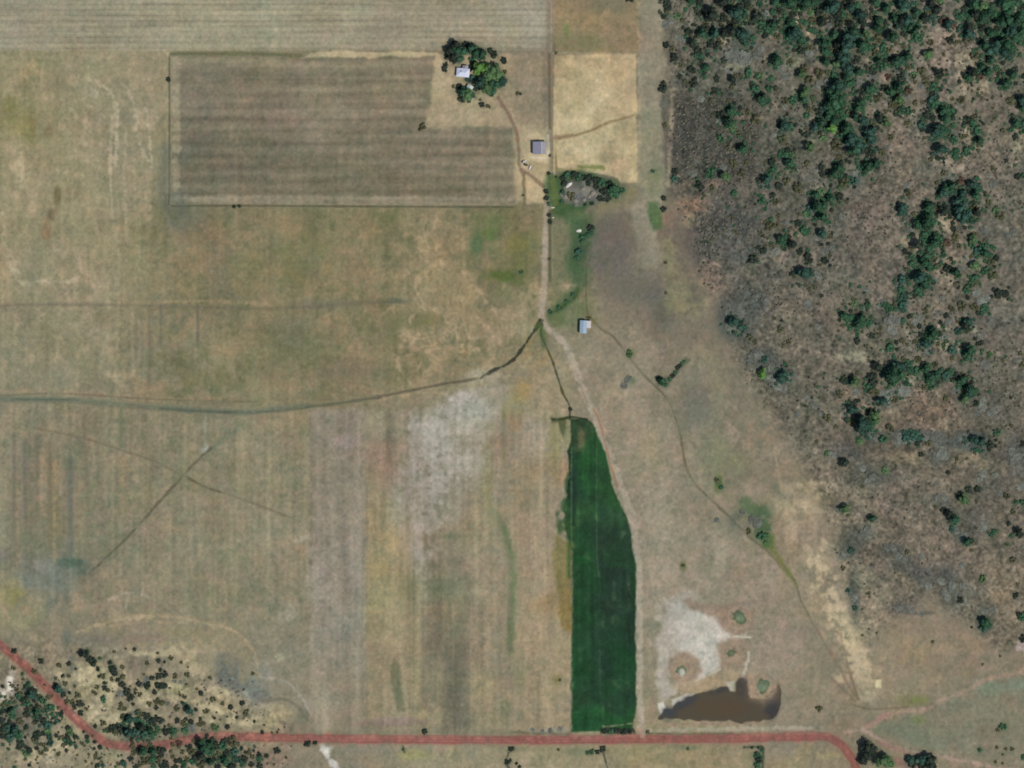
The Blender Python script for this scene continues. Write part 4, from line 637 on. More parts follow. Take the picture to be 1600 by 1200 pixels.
T(1200,600,4,"370 210 22 O;480 490 32 D;960 440 16 D;1125 555 15 D;570 360 22 M;650 840 28 G;480 780 30 M;440 790 18 S;1095 790 24 D;1160 845 34 G;1130 810 28 D;1245 660 20 D;1310 655 22 D;1190 690 18 D;1225 720 34 M;1300 735 12 O;1530 800 17 O;1500 875 16 D;1395 940 20 G;1415 920 18 G;1565 930 32 D;1520 945 16 G;1240 985 32 G;1270 980 18 D;1220 960 28 S;1530 1100 18 N;1590 740 22 G;1580 640 25 S;1550 735 18 M;1300 900 10 O;1430 300 25 M;1380 372 24 D;1290 350 30 B;1250 345 32 S;1330 365 28 B;1210 330 28 S;1230 370 22 S;1350 385 20 S;1420 385 12 D;1450 368 12 O;1080 440 34 S;1050 455 28 S;1110 450 24 S;1090 400 16 S;900 330 24 B;940 335 24 S;1040 330 22 S;620 910 26 S;590 930 22 S;630 945 20 S;520 1040 22 B;470 1075 20 S;500 1050 18 S;740 1020 22 S;780 1025 20 S;820 1080 24 S;850 1100 20 S;870 1050 15 O;960 1080 20 S;650 580 22 S;620 610 20 S;590 525 22 S;730 540 20 M;590 640 12 O;470 1150 14 O;425 265 14 O;1520 265 12 N;1110 85 14 O;1265 45 40 G;1260 55 34 B;1225 90 28 M;1240 10 24 D;1300 118 20 D;1340 140 26 S;1390 180 26 S;1310 180 20 S;1340 110 24 S;1180 470 12 O;1240 465 10 O;1290 435 10 O;1060 715 24 S;1100 720 18 S;1050 770 14 N;1590 370 20 D;1520 420 26 S;1560 450 26 S;1530 480 20 S;1340 560 22 S;1320 590 20 S;1420 570 18 S;1450 680 18 S;1490 700 20 O;1170 920 22 S;1150 905 18 B;1490 1000 14 M;1270 1040 12 O;400 440 22 S;370 435 20 M;230 295 12 O;305 360 10 O;1210 1130 18 S;1340 900 24 S;500 820 10 O;285 130 24 S;180 190 18 S;250 90 18 S;330 180 18 S;100 30 24 S;60 20 26 S;450 60 20 O;550 50 22 S")
T(1200,900,4,"1200 145 22 D;1550 120 19 D;1585 260 25 G;1570 240 16 D;1590 385 22 D;1360 290 38 G;1345 320 26 B;1400 210 22 S;1350 220 22 S;620 1075 46 D;655 1090 30 D;590 1150 30 D;610 1120 36 D;720 1150 46 M;760 1170 30 M;1010 1140 34 D;960 1150 34 B;1020 1180 34 D;960 1190 26 D;890 1150 30 B;900 1180 24 D;1470 940 24 M;1435 960 12 O;1430 1070 11 O;1485 1080 10 O;1525 1080 12 O;1320 1085 17 M;1595 1130 16 M;1420 1160 10 O;1465 1170 8 O;1465 1115 8 O;1030 410 10 O;540 140 20 S;545 200 16 B;520 110 16 S;560 170 14 S;500 90 14 B;550 290 10 S;590 370 8 O;680 355 7 O;640 430 9 S;320 830 18 O;830 200 16 S;900 220 16 S;960 240 14 S;870 190 12 S;1000 60 24 S;1080 30 24 S;1150 60 24 S;1120 130 24 S;1100 100 20 S;1210 60 20 S;960 50 18 S;1270 320 9 D;1340 20 22 M;630 110 12 O;1450 500 8 O;1340 550 8 O;1560 50 12 N")
T(0,1000,8,"180 130 34 D;505 265 34 D;740 320 32 O;430 390 32 O;780 450 27 D;860 450 24 O;890 230 34 S;860 300 32 D;910 350 25 S;945 360 18 D;1050 180 66 D;1090 150 36 G;1170 270 55 D;1120 230 42 D;1255 230 28 M;1375 275 28 D;1225 360 30 D;1420 380 52 D;1400 350 40 G;1440 420 36 D;1530 340 28 O;740 610 66 B;700 590 40 D;820 545 32 N;790 690 36 D;870 655 24 D;970 690 36 O;840 770 36 N;910 780 36 O;930 830 38 D;1015 795 44 D;1010 920 38 D;1080 860 22 O;730 845 22 N;770 915 38 D;600 720 30 N;350 560 38 G;445 635 30 D;210 620 30 O;230 700 36 G;390 690 60 B;440 700 40 B;300 750 50 D;330 780 48 M;150 890 60 G;120 880 36 D;160 950 40 G;330 930 42 D;460 910 62 G;470 950 45 D;540 760 50 M;620 850 50 G;650 930 28 L;380 860 30 O;545 1020 40 D;600 1060 50 B;250 1020 42 O;320 1095 36 D;20 1010 40 D;120 1050 42 D;90 1100 50 B;180 1120 60 B;20 1120 50 D;240 1170 50 G;850 1100 36 D;870 1150 42 M;600 1150 40 M;460 1180 45 D;1195 1075 28 D;1290 1040 35 O;1240 460 22 D;1290 450 34 O;1400 490 27 O;1470 500 32 D;1520 560 38 D;1540 460 32 O;1310 540 27 D;1300 600 32 D;1215 590 28 O;1165 645 20 O;1350 630 25 O;1290 740 40 G;1500 670 40 S;1590 660 36 D;1510 810 30 O;1560 860 26 O;1500 860 24 O;1540 960 35 D;1400 1110 45 D;90 810 30 O;20 810 26 O;10 900 36 D;500 840 26 N;590 940 22 G;420 1040 20 N;560 560 18 N;940 580 20 N;700 480 22 O;650 700 20 N;150 730 22 O;280 430 26 M;290 490 20 O;170 350 28 O")
T(100,1000,8,"885 120 24 D;1045 290 26 O;1185 265 28 D;1260 270 20 D;1340 225 30 O;1205 370 27 D;1260 420 38 D;1185 460 38 D;1105 475 34 D;1030 490 35 S;940 555 36 D;1050 565 50 D;1000 560 40 S;1180 580 50 D;1240 575 45 D;1130 650 32 D;1390 450 34 O;1455 530 28 S;1545 435 30 O;1530 550 18 O;850 720 36 D;800 650 45 D;950 680 28 O;1070 800 30 O;1180 770 40 O;1230 790 36 O;1150 840 30 D;1300 800 27 S;860 800 25 D;940 910 36 O;1000 930 30 D;1050 950 34 D;1100 1020 50 D;820 990 60 B;810 960 38 D;740 955 36 O;720 800 26 O;760 860 28 O;700 850 22 O;1415 855 36 O;1575 880 60 B;1510 710 28 O;1475 780 24 D;1200 1000 42 D;970 1100 70 D;1080 1130 60 G;1290 1140 46 D;1370 1130 36 M;820 1170 70 B;1510 1130 42 G;1500 1020 30 O;1420 1000 27 D;1585 1020 32 D;730 1110 50 D;1310 1070 22 N;600 1110 45 D;540 1130 32 O;370 650 20 N;400 670 22 O;560 630 22 O;900 620 22 O;1450 690 18 O;1390 520 20 S;1000 430 16 O;1550 340 14 O;630 150 20 O;770 110 16 N;1170 160 20 O;1470 280 20 O;920 1000 40 G;900 1150 50 B;1000 1180 50 B;1180 1120 34 G")
T(200,1050,8,"1030 70 22 O;915 270 34 D;1065 345 36 O;1180 395 26 O;1285 445 36 D;1430 385 35 D;1480 510 38 O;1500 540 22 S;980 490 36 O;900 580 22 D;920 640 42 O;1085 700 45 M;1055 660 22 N;1245 690 34 D;790 620 34 D;710 730 40 M;800 700 50 S;620 610 28 D;690 650 26 O;480 750 42 D;570 750 42 G;860 210 18 O;190 845 32 O;300 800 46 G;60 930 35 N;190 990 66 G;140 990 45 D;310 1000 60 G;400 990 55 D;460 970 25 D;640 890 40 N;640 930 28 G;560 910 30 N;770 940 36 D;790 990 45 O;980 960 115 G;940 920 62 B;1040 940 60 G;920 1040 62 D;1030 900 60 G;980 820 25 D;1180 930 50 M;1200 870 42 D;1310 870 60 O;1330 990 50 B;1240 1000 42 D;1100 900 36 D;1140 1030 28 N;1220 1110 72 G;1170 1080 42 G;1290 1170 60 D;1450 1080 42 D;1520 1020 28 O;1540 1150 34 D;1430 1150 40 G;680 1000 28 O;540 990 25 O;560 1055 28 O;650 1110 36 D;740 1080 28 O;480 1150 42 D;450 1180 42 D;220 1110 45 O;300 1110 45 G;380 1100 40 O;600 1110 30 D;700 1160 45 G;850 1090 48 D;820 1120 40 G;920 1170 45 O;1040 1130 60 G;40 1080 36 D;100 1190 40 D;160 1150 36 O;590 1190 40 D;240 560 30 D;170 530 30 O;350 550 20 D;20 560 30 D;250 610 30 B;1130 1190 40 D;1380 1100 40 B;820 860 20 N;900 860 20 N;1260 830 20 N;260 930 24 N;340 940 20 N;540 830 20 O;1560 20 22 O;1380 900 26 O;1340 1080 34 G;30 600 50 B;130 700 40 D;60 770 50 D;240 700 40 G;180 640 40 G;360 740 30 O;100 630 30 M")
T(0,1080,10,"160 720 60 B;30 700 40 D;300 720 52 G;310 650 36 D;320 840 55 D;280 880 42 D;570 720 52 D;540 760 42 N;560 680 40 G;460 940 55 D;420 980 48 M;780 720 50 B;790 800 50 B;650 960 40 O;590 900 30 D;585 1030 14 D;585 1120 17 D;650 830 26 N;920 980 35 O;855 920 20 O;990 850 34 O;1090 800 55 G;1060 740 42 D;980 710 25 O;1180 710 38 D;1070 570 42 D;1360 720 36 D;1370 780 36 M;1280 810 32 O;1320 850 22 O;1475 790 35 D;1570 880 40 D;1500 1000 30 O;1490 1040 28 O;1550 1050 18 D;1340 1100 24 O;1520 1170 38 D;880 690 34 D;910 640 20 D;750 600 28 O;430 680 20 O;1210 1000 20 O;1390 990 22 O;1500 950 16 D;230 1190 34 M;100 700 40 D;1450 700 20 N;1310 640 24 D;1490 545 24 D")
T(680,50,10,"330 200 75 D;480 190 60 D;230 290 70 D;190 380 60 D;350 300 80 G;290 400 80 D;380 420 70 G;440 300 70 G;560 260 70 G;640 340 80 G;730 360 70 G;590 420 60 G;600 500 60 D;540 560 50 D;860 300 45 D;930 350 60 D;1070 440 52 D;960 510 32 D;1080 630 40 O;170 510 44 D;150 590 50 D;690 560 85 L;800 570 80 L;640 640 50 L;900 600 90 M;850 680 90 M;980 690 80 M;1040 770 75 B;960 820 70 G;880 800 80 G;800 880 80 M;880 920 68 L;700 800 80 B;600 740 68 B;520 750 46 B;640 880 55 D;380 860 50 D;430 930 70 G;500 990 80 M;570 980 55 G;420 1050 55 D;530 1070 45 M;720 1135 42 D;830 1165 35 O;880 990 28 D;285 850 28 O;710 1060 24 N;700 420 40 M")
T(800,180,8,"700 745 48 G;640 790 40 D;770 750 50 D;840 765 48 G;910 780 48 D;980 795 46 D;1050 830 50 D;1130 850 52 G;1200 880 55 D;1270 905 58 G;1330 950 50 M;1300 1000 50 G;1230 960 50 G;1140 960 46 D;1110 1050 44 D;1180 1050 44 D;1060 900 40 D;650 860 36 D;640 960 30 G;960 860 36 D;740 1010 46 O;430 960 34 D;425 1040 32 D;465 725 24 D;550 770 14 D;475 505 18 O;460 1110 28 G;620 1080 28 G;900 850 28 S;1000 1090 30 D;900 1110 26 D;800 1120 24 S;1380 940 34 M")
T(800,300,4,"230 145 14 D;236 185 16 D;950 40 18 D;950 105 18 D;490 225 24 D;495 250 20 G;440 290 26 G;470 270 20 G;420 370 24 B;405 410 18 G;380 640 14 G;340 680 12 G;290 720 14 G;240 750 16 M;235 420 10 O;60 500 14 M;960 440 12 O;960 630 10 O;940 1180 28 G;920 1172 16 D;985 1170 12 G;1008 1148 15 D;1022 1128 12 G;1036 1102 15 D;1048 1084 12 D;1062 1070 10 G;1076 1058 10 G;960 1205 14 G;735 1010 20 M;725 1170 22 S;480 790 12 O;70 20 8 O")
T(800,600,4,"1280 600 15 O;1310 645 17 M;1070 1135 12 O;1530 870 30 S;1500 850 22 S;1560 950 26 M;1590 990 20 M;1440 800 16 S;1280 850 16 S;365 160 12 D;1590 950 22 M;1480 920 18 O;700 10 20 S")
T(0,0,4,"1050 495 17 D"); T(0,300,4,"1465 90 11 D;1495 88 11 D"); T(400,0,4,"1040 795 20 O"); T(800,0,4,"35 583 12 O;52 586 9 D;275 330 9 O;720 0 14 D;750 2 14 D;945 515 14 D;945 640 14 S;958 780 15 O;880 1070 12 G")
T(400,900,4,"325 1045 19 D;368 1042 15 D;1055 975 17 D;135 1090 20 D;20 1115 18 D;65 1125 15 D;20 1145 20 G;190 1135 9 O;40 975 13 D;100 978 8 O;135 978 8 O;30 1195 20 D;1590 1085 15 D;1570 1160 18 D;1590 1150 12 D;920 1085 9 G")
T(800,900,4,"565 1085 20 D;500 1100 18 G;530 1100 15 D;470 1105 12 M;1530 1115 20 G;1540 1150 20 D;1530 1185 18 G;1562 1090 12 G;1558 1130 12 G;1500 1072 8 D;1540 1072 9 D;580 970 18 D;620 968 18 G;660 966 19 D;700 970 18 D;740 972 14 D;5 1080 14 D;290 1085 9 O;1100 1080 10 O;30 1170 10 D;50 1195 12 D;240 965 16 S;300 955 14 S;190 970 12 S;130 960 12 S;850 975 12 O;300 650 9 O")
# ------------------------------------------------------------------ leaf litter, grass and painted shade under the woods, then the ground meshes
LITTER_SHADE = {'D': (80,82,70), 'G': (68,82,64), 'B': (68,80,72), 'M': (92,104,78), 'L': (96,112,76), 'S': (100,102,92), 'O': (104,102,82), 'N': (108,96,82)}
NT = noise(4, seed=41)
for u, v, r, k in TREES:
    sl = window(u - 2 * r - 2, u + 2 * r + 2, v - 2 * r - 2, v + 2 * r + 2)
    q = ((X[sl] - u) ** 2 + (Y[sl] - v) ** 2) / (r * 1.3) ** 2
    mixin(sl, np.clip(np.exp(-q) * (.75 + .5 * NT[sl]), 0, 1) * (.7 if k in 'BGM' else .4), LITTER_SHADE[k])

def ground_mat(name, rough=.95, spec=.04, grain=.10, gs=1.4):
    m = bpy.data.materials.new(name); m.use_nodes = True; t = m.node_tree; b = t.nodes['Principled BSDF']
    b.inputs['Roughness'].default_value = rough; b.inputs['Specular IOR Level'].default_value = spec
    at = t.nodes.new('ShaderNodeAttribute'); at.attribute_name = 'cover'
    ge = t.nodes.new('ShaderNodeNewGeometry')
    mp = t.nodes.new('ShaderNodeMapping'); mp.inputs['Scale'].default_value = (1, 1, 1); t.links.new(ge.outputs['Position'], mp.inputs['Vector'])
    nz = t.nodes.new('ShaderNodeTexNoise'); nz.inputs['Scale'].default_value = gs; nz.inputs['Detail'].default_value = 5; nz.inputs['Roughness'].default_value = .7
    t.links.new(mp.outputs[0], nz.inputs['Vector'])
    mr = t.nodes.new('ShaderNodeMapRange'); mr.inputs[1].default_value = .3; mr.inputs[2].default_value = .7
    mr.inputs[3].default_value = 1 - grain; mr.inputs[4].default_value = 1 + grain; mr.clamp = False
    t.links.new(nz.outputs['Fac'], mr.inputs[0])
    vm = t.nodes.new('ShaderNodeVectorMath'); vm.operation = 'SCALE'
    t.links.new(at.outputs['Color'], vm.inputs[0]); t.links.new(mr.outputs[0], vm.inputs['Scale'])
    t.links.new(vm.outputs[0], b.inputs['Base Color'])
    return m
MG = ground_mat('soil_and_grass'); MCROP = ground_mat('leafy_crop', grain=.22, gs=1.1); MROAD = ground_mat('packed_red_dirt', grain=.06)
MWAT = ground_mat('muddy_water', rough=.45, spec=.15, grain=.03, gs=.1)
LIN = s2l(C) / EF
def quad_object(name, mask, mat):
    ii, jj = np.nonzero(mask)
    base = ii * W + jj
    q = np.stack([base, base + W, base + W + 1, base + 1], 1)          # v runs south, so this winds upwards
    uniq, inv = np.unique(q.ravel(), return_inverse=True)
    me = bpy.data.meshes.new(name); nv, nf = len(uniq), len(q)
    co = np.stack([(X.ravel()[uniq] - 800) * M, (600 - Y.ravel()[uniq]) * M, ZT.ravel()[uniq]], 1).astype(np.float32)
    me.vertices.add(nv); me.vertices.foreach_set('co', co.ravel())
    me.loops.add(nf * 4); me.loops.foreach_set('vertex_index', inv.astype(np.int32).ravel())
    me.polygons.add(nf); me.polygons.foreach_set('loop_start', np.arange(0, nf * 4, 4, dtype=np.int32))
    me.polygons.foreach_set('use_smooth', np.ones(nf, dtype=bool))
    me.update(calc_edges=True)
    at = me.attributes.new('cover', 'FLOAT_COLOR', 'POINT')
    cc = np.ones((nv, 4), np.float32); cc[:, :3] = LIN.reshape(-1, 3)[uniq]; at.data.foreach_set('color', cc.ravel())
    return link_mesh(name, me, mat)
cellR = R[:-1, :-1]
for k, nm in enumerate(PIECES):
    mask = cellR == k
    if not mask.any(): continue
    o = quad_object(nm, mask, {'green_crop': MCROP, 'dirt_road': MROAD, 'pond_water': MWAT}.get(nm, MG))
    if nm == 'green_crop': tag(o, 'dense dark green irrigated crop in a tall wedge beside the farm track', 'crop', kind='stuff')
    else: tag(o, kind='structure')
# land beyond the surveyed patch, out to the horizon
mb = MB(); R0 = 9000.0; e0, e1, e2, e3 = wx(U0) + .5, wx(us[-1]) - .5, wy(vs[-1]) + .5, wy(V0) - .5; zo = -1.6
mb.v = [(-R0,-R0,zo),(R0,-R0,zo),(R0,R0,zo),(-R0,R0,zo),(e0,e2,zo),(e1,e2,zo),(e1,e3,zo),(e0,e3,zo)]
mb.f = [(0,1,5,4),(1,2,6,5),(2,3,7,6),(3,0,4,7)]
tag(mb.build('outer_ground', mat_plain('far_soil', (136,126,104), .95, 0, .2, .01)), kind='structure')

# ------------------------------------------------------------------ foliage
FCOL = {'D': (44,56,46), 'G': (50,86,62), 'B': (50,82,70), 'M': (80,110,72), 'L': (92,134,66), 'O': (78,82,58), 'N': (84,68,56), 'S': (100,106,98)}
FNAME = {'D': 'dark_evergreen_leaves', 'G': 'dark_green_leaves', 'B': 'blue_green_leaves', 'M': 'mid_green_leaves', 'L': 'light_green_leaves', 'O': 'olive_twigs', 'N': 'brown_twigs', 'S': 'grey_sage_leaves'}
FM = {k: mat_plain(FNAME[k], FCOL[k], .8, 0, .35, 1.2 if k != 'S' else 1.0, rand=.22) for k in FCOL}
BARK = mat_plain('bark', (92,78,64), .9, 0, .2, 3)
def blobv(rr, cx, cy, cz, rx, ry, rz, n1=6, n2=4, jit=.22):
    v = [(cx, cy, cz + rz * rr.uniform(.9, 1.1))]; f = []
    for a in range(1, n2):
        ph = math.pi * a / n2
        for b in range(n1):
            th = 2 * math.pi * (b + .5 * (a % 2)) / n1; q = 1 + rr.uniform(-jit, jit)
            v.append((cx + rx*q*math.sin(ph)*math.cos(th), cy + ry*q*math.sin(ph)*math.sin(th), cz + rz*q*math.cos(ph)))
    v.append((cx, cy, cz - rz)); L = len(v) - 1
    for b in range(n1):
        c = (b + 1) % n1; f.append((0, 1 + b, 1 + c)); f.append((L, L - n1 + c, L - n1 + b))
        for a in range(n2 - 2):
            p = 1 + a * n1; f.append((p + b, p + n1 + b, p + n1 + c, p + c))
    return v, f
def crown_mesh(name, seed, low=False, spread=1.0, nl=6, leaves=230, squat=1.0):
    """unit-radius crown: lobes of different height with leaf clumps standing off them"""
    rr = random.Random(seed); V = []; F = []
    def add(v, f):
        b = len(V); V.extend(v); F.extend([tuple(b + i for i in q) for q in f])
    lobes = []
    if not low: lobes.append((0, 0, .95 * squat, .5, .5, .55 * squat))
    for i in range(nl):
        a = 2 * math.pi * (i + rr.uniform(-.35, .35)) / nl; d = rr.uniform(.30, .72) * spread; s = rr.uniform(.24, .46)
        lobes.append((d * math.cos(a), d * math.sin(a), (rr.uniform(.35, .85) if not low else rr.uniform(.15, .3)) * squat, s, s * rr.uniform(.8, 1.15), s * rr.uniform(.8, 1.1) * squat))
    for l in lobes: add(*blobv(rr, *l))
    for i in range(leaves):
        cx, cy, cz, rx, ry, rz = rr.choice(lobes)
        th = rr.uniform(0, 2 * math.pi); u = rr.uniform(-.25, 1); w = math.sqrt(max(0, 1 - u * u)); k = rr.uniform(.9, 1.28)
        n = Vector((w * math.cos(th), w * math.sin(th), u)); c = Vector((cx + rx*k*n.x, cy + ry*k*n.y, cz + rz*k*n.z))
        n = (n + Vector((rr.gauss(0, .5), rr.gauss(0, .5), rr.gauss(0, .4)))).normalized()
        t = n.orthogonal().normalized(); t = Matrix.Rotation(rr.uniform(0, 6.3), 3, n) @ t; b = n.cross(t)
        s1, s2 = rr.uniform(.06, .14), rr.uniform(.05, .10)
        add([tuple(c + t*s1), tuple(c + b*s2 + n*.02), tuple(c - t*s1), tuple(c - b*s2 - n*.02)], [(0, 1, 2, 3)])
    return mesh_from(name, V, F)
def clump_mesh(name, seed):
    """unit patch of low separate bushes"""
    rr = random.Random(seed); V = []; F = []
    v, f = blobv(rr, 0, 0, .02, .86, .86, .16, 11, 4, .22); V.extend(v); F.extend(f)
    for i in range(rr.randint(14, 20)):
        a = rr.uniform(0, 6.283); d = math.sqrt(rr.random()) * .85; s = rr.uniform(.10, .23)
        v, f = blobv(rr, d*math.cos(a), d*math.sin(a), s*.5, s, s*rr.uniform(.7, 1.2), s*rr.uniform(.6, 1), 5, 3, .35)
        b = len(V); V.extend(v); F.extend([tuple(b + i for i in q) for q in f])
    return mesh_from(name, V, F)
def trunk_mesh(name, seed):
    rr = random.Random(seed); mb = MB(); mb.cyl(0, 0, -.15, .75, .09, .05, 7)
    for i in range(4):
        a = 6.283 * (i + rr.random() * .5) / 4; b = len(mb.v); n = 4; p0 = Vector((0, 0, .3 + .1 * i)); p1 = Vector((.42*math.cos(a), .42*math.sin(a), .65 + .1*rr.random()))
        for p, r in ((p0, .035), (p1, .012)):
            for j in range(n):
                q = 6.283*j/n; mb.v.append((p.x - math.sin(a)*r*math.cos(q), p.y + math.cos(a)*r*math.cos(q), p.z + r*math.sin(q)))
        for j in range(n): mb.f.append((b+j, b+(j+1)%n, b+n+(j+1)%n, b+n+j))
    return mesh_from(name, mb.v, mb.f)
CV = {}
for k in 'DGBML':
    CV[k] = []
    for i in range(5):
        me = crown_mesh('crown', 10 * ord(k) + i, nl=5 + i % 3, leaves=240); me.materials.append(FM[k]); CV[k].append(me)
for k in 'DGBMLON':
    CV['b' + k] = []
    for i in range(3):
        me = crown_mesh('bush', 77 * ord(k) + i, low=True, nl=5, leaves=110, squat=.9, spread=.8); me.materials.append(FM[k]); CV['b' + k].append(me)
CV['bS'] = []
for i in range(5):
    me = clump_mesh('sagebrush', 900 + i); me.materials.append(FM['S']); CV['bS'].append(me)
TRM = [trunk_mesh('trunk', i) for i in range(3)]
for me in TRM: me.materials.append(BARK)

